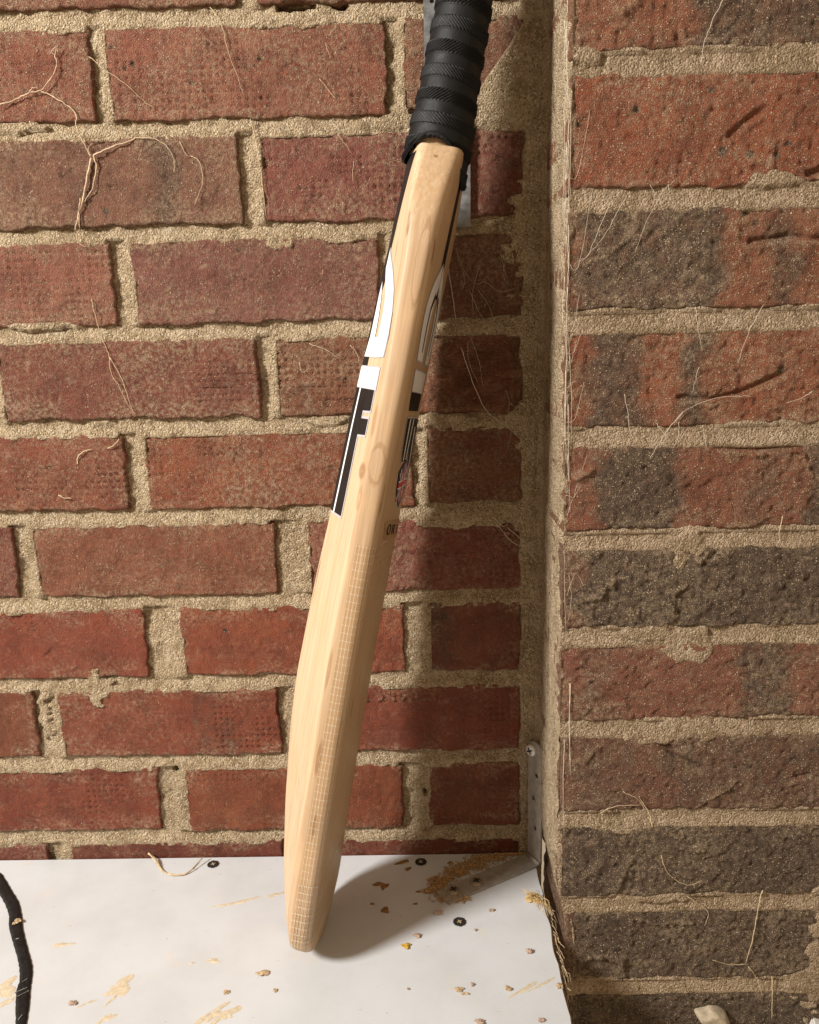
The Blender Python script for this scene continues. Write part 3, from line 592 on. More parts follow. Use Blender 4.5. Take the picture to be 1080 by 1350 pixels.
def section(s):
    """closed outline (w,t) in mm, starting at the middle of the face, near side first"""
    hw = float(HH(s)); e = float(EE(s)); b = float(bowf(s)); half = []
    rf = min(7.0, e * .42); rb = min(3.2, e * .25)
    for k in range(7): w = -(hw - rf) * k / 6; half.append((w, float(t_face(s, w))))
    tfe = float(t_face(s, hw - rf))
    for k in range(1, 6):
        a = math.pi / 2 * k / 5; half.append((-(hw - rf) - rf * math.sin(a), tfe - rf * (1 - math.cos(a))))
    t1 = tfe - rf; w2 = hw - rb; t2 = float(t_back(s, w2)); t2e = -(e - rb * .9) - b
    for k in range(1, 4): half.append((-hw, t1 + (t2e - t1) * k / 3))
    half.append((-hw + rb * .30, t2e + (t2 - t2e) * .62))
    for k in range(0, 15): w = w2 * (1 - k / 14.0); half.append((-w, float(t_back(s, w))))
    mir = [(-w, t) for (w, t) in half[-2:0:-1]]
    return half + mir
SMIN = 1.2
stations = [SMIN + v for v in (0, .5, 1.2, 2.2, 3.5, 5, 7, 9.5, 12, 15, 19, 23, 27, 31, 36, 41)] + list(np.arange(48, 520, 6)) + list(np.arange(520, 597, 3.0)) + [596]
stations = sorted(set(round(float(v), 3) for v in stations))
secs = [section(s - SMIN if s < 43 else s) for s in stations]; K = len(secs[0])
co = []
def shrink(sec, f, s): 
    cw = sum(p[0] for p in sec) / K; ct = sum(p[1] for p in sec) / K
    d = f; out = []
    for (w, t) in sec:
        ln = math.hypot(w - cw, t - ct); q = max(0, 1 - d / max(ln, 1e-6)); out.append((cw + (w - cw) * q, ct + (t - ct) * q))
    return out, s
rings = [shrink(secs[0], 5, SMIN - .9), shrink(secs[0], 2.5, SMIN - .7), shrink(secs[0], .9, SMIN - .3)] + list(zip(secs, stations)) + [shrink(secs[-1], 1.0, 597.0), shrink(secs[-1], 3.0, 597.6)]
for sec, s in rings: co += [(t / 1000, w / 1000, s / 1000) for (w, t) in sec]
qd = []
for r in range(len(rings) - 1):
    for k in range(K): k2 = (k + 1) % K; qd.append((r * K + k, r * K + k2, (r + 1) * K + k2, (r + 1) * K + k))
bm = bmesh.new(); vs_ = [bm.verts.new(c) for c in co]
for q in qd: bm.faces.new([vs_[i] for i in q])
bm.faces.new([vs_[k] for k in range(K)]); bm.faces.new([vs_[(len(rings) - 1) * K + k] for k in range(K)])
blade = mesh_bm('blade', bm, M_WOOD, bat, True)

# stickers: outlines in (s, w) millimetres on the back or the face, laid on the curved surface
def sticker(name, poly, side, mat, parent, lift=.25, mirror=False):
    if mirror: poly = [(s, -w) for s, w in poly]
    bm = bmesh.new(); bm.faces.new([bm.verts.new((s, w, 0)) for s, w in poly])
    s0, s1 = min(p[0] for p in poly), max(p[0] for p in poly); w0, w1 = min(p[1] for p in poly), max(p[1] for p in poly)
    for s in np.arange(s0 + 5, s1, 5): bmesh.ops.bisect_plane(bm, geom=bm.verts[:] + bm.edges[:] + bm.faces[:], plane_co=(s, 0, 0), plane_no=(1, 0, 0))
    for w in np.arange(math.floor(w0 / 3) * 3 + 3, w1, 3): bmesh.ops.bisect_plane(bm, geom=bm.verts[:] + bm.edges[:] + bm.faces[:], plane_co=(0, w, 0), plane_no=(0, 1, 0))
    for v in bm.verts:
        s, w = v.co.x, v.co.y; fn = t_back if side == 'back' else t_face
        w_ = max(-HH(s) + .3, min(HH(s) - .3, w)); t = float(fn(s, w_)); dt = float(fn(s, w_ + .1) - fn(s, w_ - .1)) / .2; sg = -1 if side == 'back' else 1
        n = Vector((1, -dt)).normalized() * sg * lift
        v.co = ((t + n.x) / 1000, (w_ + n.y) / 1000, s / 1000)
    bmesh.ops.triangulate(bm, faces=bm.faces[:])
    return mesh_bm(name, bm, mat, parent, False)
def outline(poly, d):
    cs = sum(p[0] for p in poly) / len(poly); out = []; n = len(poly); A = sum(poly[i][0] * poly[(i + 1) % n][1] - poly[(i + 1) % n][0] * poly[i][1] for i in range(n)); sg = 1 if A > 0 else -1
    for i in range(n):
        p0, p1, p2 = Vector(poly[i - 1]), Vector(poly[i]), Vector(poly[(i + 1) % n]); e1 = (p1 - p0).normalized(); e2 = (p2 - p1).normalized()
        n1 = Vector((e1.y, -e1.x)) * sg; n2 = Vector((e2.y, -e2.x)) * sg; m = (n1 + n2); m = m / max(.5, m.length_squared) * 2 if m.length > .2 else n1
        out.append((p1.x + m.x * d, p1.y + m.y * d))
    return out
petal_o = [(526, -12), (521, -17), (516, -23), (508, -32), (496, -42.5), (481, -48.5), (466, -49), (453, -46.5), (452, -26), (466, -26.5), (481, -27), (491, -25.5), (501, -20), (508, -15), (514, -11.5)]
petal_i = [(505, -9.5), (499, -13), (491, -16), (478, -19), (464.5, -19.5), (463.5, -9), (480, -9), (495, -8.5)]
band = [(465.5, -9), (465.5, -48.8), (451.8, -45.6), (451.8, -5.5)]
block = [(444.5, 0), (444.5, -43), (430, -43.2), (430, 0)]
Fpoly = [(429.5, 0), (429.5, -40.8), (415.4, -41.2), (414.4, -25.8), (408.9, -25.8), (409.6, -40.2), (398.6, -40), (397.4, -24.8), (338, -24.8), (338, 0)]
line_ = [(429.6, -10.8), (429.6, -13.4), (337, -11.6), (337, -9.2)]
spine_stripe = [(592, 0), (592, -19), (565, -18), (540, -15.5), (526, -13), (514, -12), (504, -15), (492, -11), (480, -9.8), (466, -9.8), (452, -15), (444, -15), (444, 0)]
bs = empty('back_sticker'); bs.parent = bat; bs['label'] = 'black and white sticker on the back of the blade'
bs.name = 'back_sticker'
for mir in (False, True):
    sticker('black_print', spine_stripe, 'back', M_BLACK, bs, .22, mir)
    for nm, pl, mt, lf, ol in (('white_print', petal_o, M_WHITE, .46, 1.0), ('white_print', petal_i, M_WHITE, .52, 0), ('white_print', band, M_WHITE, .58, .0), ('white_print', block, M_WHITE, .46, 1.0), ('black_print', Fpoly, M_BLACK, .46, 1.6)):
        if ol: sticker('outline_print', [(s, min(0, w) if w > -3 else w) for s, w in outline(pl, ol)], 'back', M_GREYV, bs, .32, mir)
        sticker(nm, pl, 'back', mt, bs, lf, mir)
    sticker('white_print', line_, 'back', M_WHITE, bs, .60, mir)
fs = empty('face_sticker'); fs.parent = bat; fs['label'] = 'black and white sticker with a flag on the shaded face of the blade'
fo = [(523, -2), (516, -13), (508, -24), (500, -31), (492, -36), (482, -37), (472, -35), (455, -31), (455, -8), (480, -11), (500, -7), (510, -1)]
fblock = [(448, 0), (448, -29), (433.5, -27), (433.5, 0)]; fblk = [(433, 0), (433, -26.5), (420, -24), (420, 0)]; fblk2 = [(414.5, 0), (414.5, -22), (390, -17), (383, -12), (383, 0)]
for mir in (False, True):
    for pl, mt, ol in ((fo, M_WHITE, 1.2), (fblock, M_WHITE, 1.0), (fblk, M_BLACK, 0), (fblk2, M_BLACK, 1.2)):
        if ol: sticker('outline_print', [(s, min(0, w) if w > -3 else w) for s, w in outline(pl, ol)], 'face', M_GREYV, fs, .30, mir)
        sticker('white_print' if mt is M_WHITE else 'black_print', pl, 'face', mt, fs, .42, mir)
    sticker('black_print', [(500, -6), (504, -10), (492, -20), (478, -21), (461, -19), (461, -16), (478, -17), (490, -16)], 'face', M_BLACK, fs, .50, mir)
    sticker('white_print', [(414, -6), (414, -11), (384, -8), (384, -4)], 'face', M_WHITE, fs, .52, mir)
sticker('black_print', [(590, -6), (590, 6), (520, 8), (500, 5), (500, -5), (520, -8)], 'face', M_BLACK, fs, .28)
sticker('black_print', [(384, 22), (414, 18), (414, 46), (384, 50), (352, 51), (330, 50), (352, 47)], 'face', M_BLACK, fs, .30)
sticker('white_print', [(408, 24), (408, 30), (356, 46), (352, 44)], 'face', M_WHITE, fs, .40)
# flag emblem
FC, FWc, FSx, FWx = 365.5, 12.0, 17.5, 27.0
def fpt(a, b): return (FC + a * FSx, FWc + b * FWx)
shield = [fpt(1.0, -.15), fpt(.55, -.95), fpt(-.3, -.75), fpt(-1.0, .2), fpt(-.5, .95), fpt(.5, .9)]
sticker('outline_print', outline(shield, 1.6), 'face', M_BLACK, fs, .34); sticker('flag_field', shield, 'face', M_BLUE, fs, .42)
def strip(a0, b0, a1, b1, wd):
    p, q = Vector(fpt(a0, b0)), Vector(fpt(a1, b1)); d = Vector((q - p)).normalized(); n = Vector((-d.y, d.x)) * wd
    return [tuple(p + n), tuple(q + n), tuple(q - n), tuple(p - n)]
for (a, wd, mt, lf) in (((-.70, -.62, .62, .66), 2.6, M_WHITE, .50), ((.60, -.70, -.62, .68), 2.6, M_WHITE, .52), ((-.70, -.62, .62, .66), 1.1, M_RED, .56), ((.60, -.70, -.62, .68), 1.1, M_RED, .58), ((-.80, .02, .88, .02), 5.2, M_WHITE, .62), ((0, -.76, 0, .86), 3.2, M_WHITE, .64), ((-.80, .02, .88, .02), 3.2, M_RED, .70), ((0, -.76, 0, .86), 1.9, M_RED, .72)):
    sticker('flag_bar', strip(*a, wd), 'face', mt, fs, lf)
# letters
sticker('label_strip', [(342, -33), (333, 50), (318, 51), (328, -26)], 'face', M_TANLABEL, fs, .26)
def letter_poly(ch, cs, cw, hs, hw, lw, parent):
    R = {'O': 'ring', 'R': [((-1, -1), (-1, 1)), ((-1, 1), (.7, .85)), ((.7, .85), (.75, .15)), ((.75, .15), (-1, 0)), ((-.1, 0), (1, -1))], 'I': [((0, -1), (0, 1))]}[ch]
    if R == 'ring': R = [((math.cos(a), math.sin(a)), (math.cos(a + .55), math.sin(a + .55))) for a in np.arange(0, 6.28, .5236)]
    for (p, q) in R:
        P, Q = Vector((cs + p[1] * hs - p[0] * .8, cw + p[0] * hw)), Vector((cs + q[1] * hs - q[0] * .8, cw + q[0] * hw)); d = (Q - P); d.normalize(); n = Vector((-d.y * lw * .35, d.x * lw)) ; n = Vector((-d.y, d.x)); n = Vector((n.x * lw * .45, n.y * lw * 2.0))
        sticker('letter_stroke', [tuple(P + n), tuple(Q + n), tuple(Q - n), tuple(P - n)], 'face', M_BLACK, parent, .40 + random.uniform(0, .06))
letter_poly('O', 333.2, -11, 3.6, 7.5, 1.4, fs); letter_poly('R', 329.8, 14, 3.6, 7.0, 1.4, fs); letter_poly('I', 326.6, 38, 3.6, 5, 1.4, fs)

# fibreglass facing wrapped over the face and the near edge
def facing(name, s0, s1, tedge, lift, w_end):
    S = np.linspace(s0, s1, max(4, int((s1 - s0) / 6))); rows = []
    for s in S:
        sec = section(s); half = sec[:16]
        pts = [p for p in half if p[0] >= -w_end - 1 and True]
        # from the edge (t = tedge) round the corner and across the face to the far side
        path = []
        b = float(bowf(s)); e = float(EE(s))
        for k in range(15, 6, -1):
            if half[k][1] > -tedge - b: path.append(half[k])
        path.insert(0, (-float(HH(s)), -tedge - b))
        near = path; far = [(-p[0], p[1]) for p in near[::-1]]
        mid_ = [(w, float(t_face(s, w))) for w in np.linspace(-HH(s) + 6, HH(s) - 6, 9)]
        full = near + mid_ + far
        # resample evenly by arc length
        P = np.array(full); d = np.r_[0, np.cumsum(np.hypot(*np.diff(P, axis=0).T))]; N = 44; u = np.linspace(0, d[-1], N)
        u = np.r_[np.linspace(0, 26, 20), np.linspace(26, d[-1], 25)[1:]]
        W_ = np.interp(u, d, P[:, 0]); T_ = np.interp(u, d, P[:, 1])
        nw = np.gradient(T_, u); nt = -np.gradient(W_, u); ln = np.hypot(nw, nt); 
        rows.append((W_ - nw / ln * lift * 1.0, T_ - nt / ln * lift, u))
    n1 = len(rows[0][0]); c = np.array([[(r[1][i] / 1000, r[0][i] / 1000, s / 1000) for i in range(n1)] for r, s in zip(rows, S)]).reshape(-1, 3)
    gu = np.array([r[2] / 1000 for r in rows]).ravel(); gs = np.repeat(S / 1000, n1)
    return mesh_np(name, c, grid_quads(len(S), n1), M_SHEET, bat, True, {'gu': gu, 'gs': gs})
facing('protective_film', 27, 326, 12.5, .22, 52)
facing('protective_film', 24, 74, 13.5, .42, 52)
facing('protective_film', 20, 52, 15.0, .62, 52)

# rubber grip
def grip():
    NS, NT_ = 620, 180
    th = np.linspace(0, 2 * math.pi, NT_, endpoint=False)        # 0 = towards the face (+t), pi/2 = far, 3pi/2 = near
    ct, st_ = np.cos(th), np.sin(th)
    nearness = np.clip(-st_, 0, 1)
    sb = 601 - 26 * np.clip(ct, 0, 1) ** 2.2 - 13 * np.clip(-ct, 0, 1) ** 2.2 - 6 * np.clip(st_, 0, 1) ** 2
    S1 = 596 + 282; v = np.linspace(0, 1, NS); S = sb[None, :] * (1 - v[:, None]) + S1 * v[:, None]
    R = np.interp(S, [570, 600, 612, 650, 700, 760, 850, 872, 878], [21.8, 21.5, 21.2, 19.9, 18.7, 17.8, 17.8, 19.5, 18.0])
    # herringbone bands
    q = (S - 604 + 1.2 * ct[None, :] + 2.2 * (th[None, :] / (2 * math.pi))) / 15.4; b = np.floor(q); f = q - b
    ribbed = sstep(.46, .50, f) * (1 - sstep(.95, .99, f)); sl = np.where((b.astype(int) % 2) == 0, 1.0, -1.0)
    arc = th[None, :] * 20.0
    ph = (arc + sl * (f - .5) * 15.0 * 1.2) / 2.5; tri = np.abs(ph - np.floor(ph) - .5) * 2
    R = R + ribbed * (-.15 + 1.25 * sstep(.25, .75, tri)) - .32 * np.exp(-((f - .45) / .018) ** 2) - .32 * np.exp(-((f - .995) / .018) ** 2)
    R = R + .18 * fbm(S / 9.0, arc / 9.0, 101, 2)
    R = R + 1.5 * np.exp(-((S - sb[None, :] - 1.8) / 1.7) ** 2) - 1.6 * np.exp(-((S - sb[None, :]) / .8) ** 2)   # rolled lip
    axis_t = -18.5 - bowf(np.minimum(S, BL)) * 1.0
    ext = 1 + .06 * (1 - sstep(600, 640, S))
    T_ = axis_t + R * ct[None, :] * ext * .99; W_ = R * st_[None, :]
    c = np.stack([T_ / 1000, W_ / 1000, S / 1000], -1).reshape(-1, 3); i = np.arange(NS - 1)[:, None]; j = np.arange(NT_)[None, :]
    qd = np.stack([i * NT_ + j, i * NT_ + (j + 1) % NT_, (i + 1) * NT_ + (j + 1) % NT_, (i + 1) * NT_ + j], -1).reshape(-1, 4)
    g = mesh_np('grip', c, qd, M_RUBBER, bat)
    bm = bmesh.new(); ring = [bm.verts.new((-.0185 + .0180 * math.cos(a), .0180 * math.sin(a), S1 / 1000)) for a in th[::4]]; top = bm.verts.new((-.0185, 0, S1 / 1000 + .004))
    for k in range(len(ring)): bm.faces.new((ring[k], ring[(k + 1) % len(ring)], top))
    mesh_bm('grip_cap', bm, M_RUBBER, g, True)
grip()
bm = bmesh.new(); rr_ = [[bm.verts.new((-.0185 + .0165 * math.cos(a) , .0165 * math.sin(a), s)) for a in np.linspace(0, 2 * math.pi, 24, endpoint=False)] for s in (.56, .60, .876)]
for A, B in zip(rr_, rr_[1:]):
    for k in range(24): bm.faces.new((A[k], A[(k + 1) % 24], B[(k + 1) % 24], B[k]))
mesh_bm('cane_handle', bm, M_WOOD, bat, True)

# ------------------------------------------------------------------ steel strap on the wall behind the grip, corner bracket
def plate(name, outl, holes, thick, mat, parent, bev=.0004):
    """flat plate in local xy with real round holes, extruded along z"""
    bm = bmesh.new()
    def loop(pts):
        v = [bm.verts.new((x, y, 0)) for x, y in pts]
        for i in range(len(v)): bm.edges.new((v[i], v[(i + 1) % len(v)]))
    loop(outl)
    for (hx, hy, hr) in holes: loop([(hx + hr * math.cos(2 * math.pi * k / 16), hy + hr * math.sin(2 * math.pi * k / 16)) for k in range(16)])
    bmesh.ops.triangle_fill(bm, use_beauty=True, use_dissolve=False, edges=bm.edges[:])
    r_ = bmesh.ops.extrude_face_region(bm, geom=bm.faces[:]); bmesh.ops.translate(bm, verts=[v for v in r_['geom'] if isinstance(v, bmesh.types.BMVert)], vec=(0, 0, thick))
    return mesh_bm(name, bm, mat, parent)
strap = plate('steel_strap', [(.0085, .5435), (.0420, .5435), (.0425, .80), (.0092, .80)], [(.0150, .6995, .0016), (.034, .73, .0016), (.030, .58, .0016)], .0018, M_STEEL, None)
strap.rotation_euler = (math.radians(90), 0, 0); strap.location = (0, -.0022, 0)
tag(strap, 'flat grey galvanised steel strap on the wall behind the black grip', 'metal strap')

bracket = empty('corner_bracket'); tag(bracket, 'small drilled metal angle bracket fixing the board in the corner', 'bracket')
bx = Vector((.0900, -.0045, 0)); wdir = Vector((.5, -.866, 0)); ldir = Vector((-.866, -.5, 0)); WB = .0185
# upright leg: local x along wdir, y up
up = plate('upright_leg', [(.0, .0015), (WB, .0015)] + [(WB, .108)] + [(WB / 2 + WB / 2 * math.cos(a), .108 + .0085 * math.sin(a)) for a in np.linspace(.3, math.pi - .3, 8)] + [(0, .108)], [(WB * .62, .0855, .0023), (WB * .40, .0620, .0023), (WB * .55, .0335, .0023), (WB * .35, .1085, .002)], .0018, M_ZINC, bracket)
up.matrix_local = Matrix(((wdir.x, 0, -ldir.x, bx.x), (wdir.y, 0, -ldir.y, bx.y), (0, 1, 0, 0), (0, 0, 0, 1)))
ft = plate('foot_leg', [(0, 0), (WB, 0), (WB, .096), (WB * .1, .098), (0, .092)], [(WB * .45, .085, .002), (WB * .5, .062, .002)], .0018, M_ZINC, bracket)
ft.matrix_local = Matrix(((wdir.x, ldir.x, 0, bx.x), (wdir.y, ldir.y, 0, bx.y), (0, 0, 1, .0004), (0, 0, 0, 1)))
for (l_, w_) in ((.085, .45), (.062, .5)):
    p = bx + ldir * l_ + wdir * (WB * w_); screw_head(bracket, (p.x, p.y, .0024), (0, 0, 1), .0054, .0020, M_OLDSCREW, M_DARK)
p = bx + wdir * (WB * .30) + ldir * .0018; screw_head(bracket, (p.x, p.y, .1075), tuple(ldir * 1.0 + Vector((0, -.25, .05))), .0054, .0018, M_SCREW, M_DARK)
bm = bmesh.new(); pts = [(.0004, 0), (.0022, 0)]     # bend fillet
a0 = bx - ldir * .0002; 
mesh_fil = []
for k, a in enumerate(np.linspace(0, math.pi / 2, 6)):
    c = Vector((0, 0, .0032)) + bx + ldir * .0032; pnt = c - ldir * (.0032 * math.sin(a)) - Vector((0, 0, .0028 * math.cos(a) )); mesh_fil.append((bm.verts.new(pnt), bm.verts.new(pnt + wdir * WB)))
for A, B in zip(mesh_fil, mesh_fil[1:]): bm.faces.new((A[0], A[1], B[1], B[0]))
r_ = bmesh.ops.extrude_face_region(bm, geom=bm.faces[:]); bmesh.ops.translate(bm, verts=[v for v in r_['geom'] if isinstance(v, bmesh.types.BMVert)], vec=ldir * .0015 + Vector((0, 0, .0015)))
mesh_bm('bend', bm, M_ZINC, bracket, True)

# ------------------------------------------------------------------ sawdust round the bracket
def sawdust():
    rr = random.Random(3); bm = bmesh.new()
    spots = [((582, 1172), 9, 5), ((590, 1184), 10, 4), ((605, 1186), 8, 3), ((586, 1160), 9, 4), ((602, 1150), 12, 5), ((622, 1142), 14, 5), ((645, 1133), 16, 4), ((668, 1125), 14, 4), ((690, 1120), 10, 3), ((575, 1165), 6, 5), ((660, 1147), 3, 1.5), ((565, 1176), 4, 2), ((700, 1130), 7, 3)]
    for (c, sx, sy) in spots:
        x, y = board(*c)
        for k in range(int(sx * 22)):
            px, py = x + rr.gauss(0, sx / 1000 * .55), min(-.004, y + rr.gauss(0, sy / 1000 * .7)); s = rr.uniform(.0003, .0010); z = .0004 + rr.random() * .0016
            if px > .092: continue
            r_ = bmesh.ops.create_icosphere(bm, subdivisions=1, radius=s)
            for v in r_['verts']: v.co = Vector((px + v.co.x * rr.uniform(.7, 1.5), py + v.co.y * rr.uniform(.7, 1.5), z + v.co.z * rr.uniform(.5, 1.0)))
    tag(mesh_bm('sawdust', bm, M_SAWDUST), 'brown sawdust heaped round the bracket foot on the white board', 'sawdust', kind='stuff')
sawdust()

# ------------------------------------------------------------------ loose bits on the board
def crumb(name, px, py, rx, ry, rz, mat, seed, label, cat='crumb', group='crumbs on the white board', lumps=3, z=0.0, rot=0.0):
    rr = random.Random(seed); x, y = board(px, py); bm = bmesh.new()
    for k in range(lumps):
        ox, oy = (rr.uniform(-.55, .55) * rx, rr.uniform(-.55, .55) * ry) if k else (0, 0); f = rr.uniform(.45, .8) if lumps > 1 else 1.0
        r_ = bmesh.ops.create_icosphere(bm, subdivisions=2, radius=1.0); ph = [rr.uniform(0, 6.3) for _ in range(3)]
        for v in r_['verts']:
            c = v.co.copy(); n = 1 + .22 * math.sin(4 * c.x + ph[0]) + .20 * math.sin(5 * c.y + ph[1]) + .15 * math.sin(6 * c.z + ph[2]) + rr.uniform(-.28, .28)
            a, b = ox + c.x * rx * f * n, oy + c.y * ry * f * n
            v.co = (a * math.cos(rot) - b * math.sin(rot), a * math.sin(rot) + b * math.cos(rot), max(0.0, (c.z * n * .9 + .75) * rz * f))
    o = mesh_bm(name, bm, mat, None, False, (x, y, z + .0001)); tag(o, label, cat, group); return o
CR = [
 ('wood_chip', 350, 1283, 5.5, 3.4, 1.8, M_CRUMB, 6, 'large ragged tan wood chip left of the bat toe shadow', 'wood chip'),
 ('wood_crumb', 363, 1306, 2.4, 2.2, 1.5, M_CRUMB, 2, 'single tan crumb just below the large ragged wood chip', 'crumb'),
 ('resin_bead', 536, 1248, 3.4, 2.6, 1.2, M_RESIN, 1, 'shiny yellow resin bead on the board right of the bat toe', 'resin bead'),
 ('mortar_crumb', 550, 1234, 3.4, 2.4, 1.5, M_PINKCRUMB, 4, 'greyish crumb cluster just above the yellow resin bead', 'crumb'),
 ('mortar_crumb', 578, 1204, 4.6, 2.4, 1.4, M_PINKCRUMB, 5, 'flat brown crumb cluster left of the lone board screw', 'crumb'),
 ('wood_chip', 606, 1306, 4.2, 1.8, 1.4, M_CRUMB, 6, 'long tan chip with a tail in front of the lone board screw', 'wood chip'),
 ('wood_chip', 613, 1311, 3.4, 1.3, 1.1, M_CRUMB, 2, 'thin pointed splinter touching the long tan chip', 'wood chip'),
 ('mortar_crumb', 648, 1201, 2.2, 1.8, 1.5, M_PINKCRUMB, 2, 'pinkish crumb right of the lone board screw, farther from camera', 'crumb'),
 ('mortar_crumb', 627, 1227, 1.5, 1.2, 1.0, M_PINKCRUMB, 1, 'small pinkish crumb right of and below the lone board screw', 'crumb'),
 ('mortar_crumb', 698, 1256, 2.0, 2.0, 1.7, M_PINKCRUMB, 1, 'round pinkish crumb alone near the right edge of the board', 'crumb'),
 ('wood_crumb', 670, 1305, 2.6, 2.4, 1.8, M_CRUMB, 3, 'blocky tan crumb between the long chip and the board edge', 'crumb'),
 ('mortar_crumb', 623, 1299, 1.5, 1.3, 1.0, M_PINKCRUMB, 1, 'small reddish crumb above the pointed splinter', 'crumb'),
 ('wood_chip', 737, 1300, 3.4, 2.6, 1.6, M_CRUMB, 4, 'ragged tan chip on the right edge of the board', 'wood chip'),
 ('mortar_crumb', 539, 1305, 1.8, 1.4, 1.0, M_PINKCRUMB, 2, 'tiny pinkish crumb below the yellow resin bead', 'crumb'),
 ('mortar_crumb', 97, 1324, 3.4, 3.0, 1.6, M_PINKCRUMB, 4, 'pale pinkish crumb near the black tape at the front', 'crumb'),
 ('wood_crumb', 298, 1310, 3.0, 2.0, 1.1, M_CRUMB, 3, 'flat tan crumb left of the large ragged wood chip', 'crumb'),
 ('mortar_crumb', 632, 1348, 3.6, 2.2, 1.6, M_PINKCRUMB, 4, 'pinkish crumb at the front of the board, cut by the frame', 'crumb'),
 ('mortar_crumb', 714, 1347, 2.6, 1.6, 1.4, M_PINKCRUMB, 3, 'brown crumb at the front right corner of the board', 'crumb'),
 ('grit', 116, 1128, .9, .9, .7, M_PINKCRUMB, 1, 'speck of grit near the back edge of the board at left', 'grit'),
 ('mortar_crumb', 18, 1127, 5.0, 2.6, 3.0, M_STONE, 3, 'beige mortar crumb on the back edge of the board at far left', 'crumb'),
 ('mortar_crumb', 690, 1117, 3.6, 2.0, 2.0, M_STONE, 3, 'beige mortar crumb wedged behind the bracket foot', 'crumb'),
]
for r in CR: crumb(r[0], r[1], r[2], r[3] / 1000, r[4] / 1000, r[5] / 1000, r[6], sum(map(ord, r[8])) % 97, r[8], r[9], 'crumbs and chips on the white board', r[7] if r[7] < 6 else 5)

# black tape strip
def tape():
    L_ = [(-44, 1141), (-24, 1146), (-6, 1155), (0, 1163), (8, 1178), (16, 1192), (20, 1206), (21, 1222), (25, 1240), (30, 1258), (34, 1276), (34, 1292), (31, 1305), (30, 1322), (28, 1350), (24, 1380), (20, 1430), (26, 1500)]
    wd = [5.4, 5.6, 5.6, 5.4, 6.0, 6.0, 5.8, 6.4, 5.6, 5.2, 5.6, 5.6, 6.0, 6.0, 4.6, 4.6, 4.8, 5.0]
    P = [Vector((*board(*q), 0)) for q in L_]; S = smooth_path(P, 6); W = np.interp(np.linspace(0, 1, len(S)), np.linspace(0, 1, len(wd)), wd); bm = bmesh.new(); rows = []; rr = random.Random(5)
    for i, p in enumerate(S):
        d = (S[min(i + 1, len(S) - 1)] - S[max(i - 1, 0)]).normalized(); n = Vector((-d.y, d.x, 0)); w = W[i] / 1250 * (1 + rr.uniform(-.05, .05)); 
        rows.append([bm.verts.new(p + n * w * f + Vector((0, 0, z))) for f, z in ((-1, .0001), (-.92, .0011), (-.4, .0015), (.3, .0013), (.92, .0010), (1, .0001))])
    for A, B in zip(rows, rows[1:]):
        for k in range(5): bm.faces.new((A[k], A[k + 1], B[k + 1], B[k]))
    o = mesh_bm('black_tape', bm, M_TAPE, None, True); tag(o, 'scuffed black tape strip curving over the board at the left edge', 'tape')
    for i, (px, py, an, ln) in enumerate(((33, 1295, .9, 4), (28, 1308, .6, 8), (23, 1240, .3, 2.2), (30, 1313, .75, 9), (27, 1344, 1.4, 4))):
        x, y = board(px, py); bm = bmesh.new(); l_ = ln / 2000; w_ = .0002 + .0001 * (i % 3)
        v = [bm.verts.new((x + a * l_ * math.cos(an) - b * w_ * math.sin(an), y + a * l_ * math.sin(an) + b * w_ * math.cos(an), .0019)) for a, b in ((-1, -1), (1, -1), (1, 1), (-1, 1))]
        f = bm.faces.new(v); r_ = bmesh.ops.extrude_face_region(bm, geom=[f]); bmesh.ops.translate(bm, verts=[q for q in r_['geom'] if isinstance(q, bmesh.types.BMVert)], vec=(0, 0, -.0008))
        mesh_bm('scuff', bm, M_SCUFF, o)
tape()
crumb('wood_crumb', 22, 1219, .0030, .0026, .0018, M_CRUMB, 12, 'tan crumb sitting on top of the black tape strip', 'crumb', 'crumbs and chips on the white board', 3, .0016)

# curled splinter by the wall
bm = bmesh.new(); rr = random.Random(9)
base = [board(200, 1126), board(206, 1138), board(215, 1150), board(228, 1155), board(243, 1154), board(256, 1147), board(268, 1137)]
zz = [.006, .003, .001, .0008, .001, .002, .005]
for k in range(7):
    pts = [Vector((x + rr.uniform(-.0010, .0010), min(-.003, y + rr.uniform(-.0009, .0009)), z + rr.uniform(0, .0008))) for (x, y), z in zip(base, zz)]
    a = rr.choice([0, 0, 0, 1]); b = len(pts) - rr.choice([0, 0, 1, 2]); tube(bm, smooth_path(pts[a:b], 5, .0001, rr), rr.uniform(.0003, .0006), 5, .5)
tag(mesh_bm('wood_splinter', bm, M_FIBRE, None, True), 'curled straw coloured wood splinter lying on the board by the wall', 'splinter')

# straw tuft on the right edge of the board
bm = bmesh.new(); c = Vector((*board(706, 1186), .002))
for k in range(46):
    a = rr.uniform(2.2, 5.2) if k < 30 else rr.uniform(-1.2, .2); l_ = rr.uniform(.004, .011) if k < 30 else rr.uniform(.012, .026)
    p0 = c + Vector((rr.uniform(-.003, .003), rr.uniform(-.003, .003), rr.uniform(0, .002))); d = Vector((math.cos(a), math.sin(a) if k < 30 else -abs(math.sin(a)) - .9, rr.uniform(-.1, .5 if k < 30 else .05))).normalized()
    p1 = p0 + d * l_ * .5 + Vector((0, 0, rr.uniform(.000, .002))); p2 = p0 + d * l_ + Vector((rr.uniform(-.002, .002), rr.uniform(-.002, .002), -.001 if k < 30 else -.002))
    p1.z = max(p1.z, .0006); p2.z = max(p2.z, .0006); p2.x = min(p2.x, .0985); tube(bm, smooth_path([p0, p1, p2], 4, .00015, rr), rr.uniform(.00018, .0004), 4, .5)
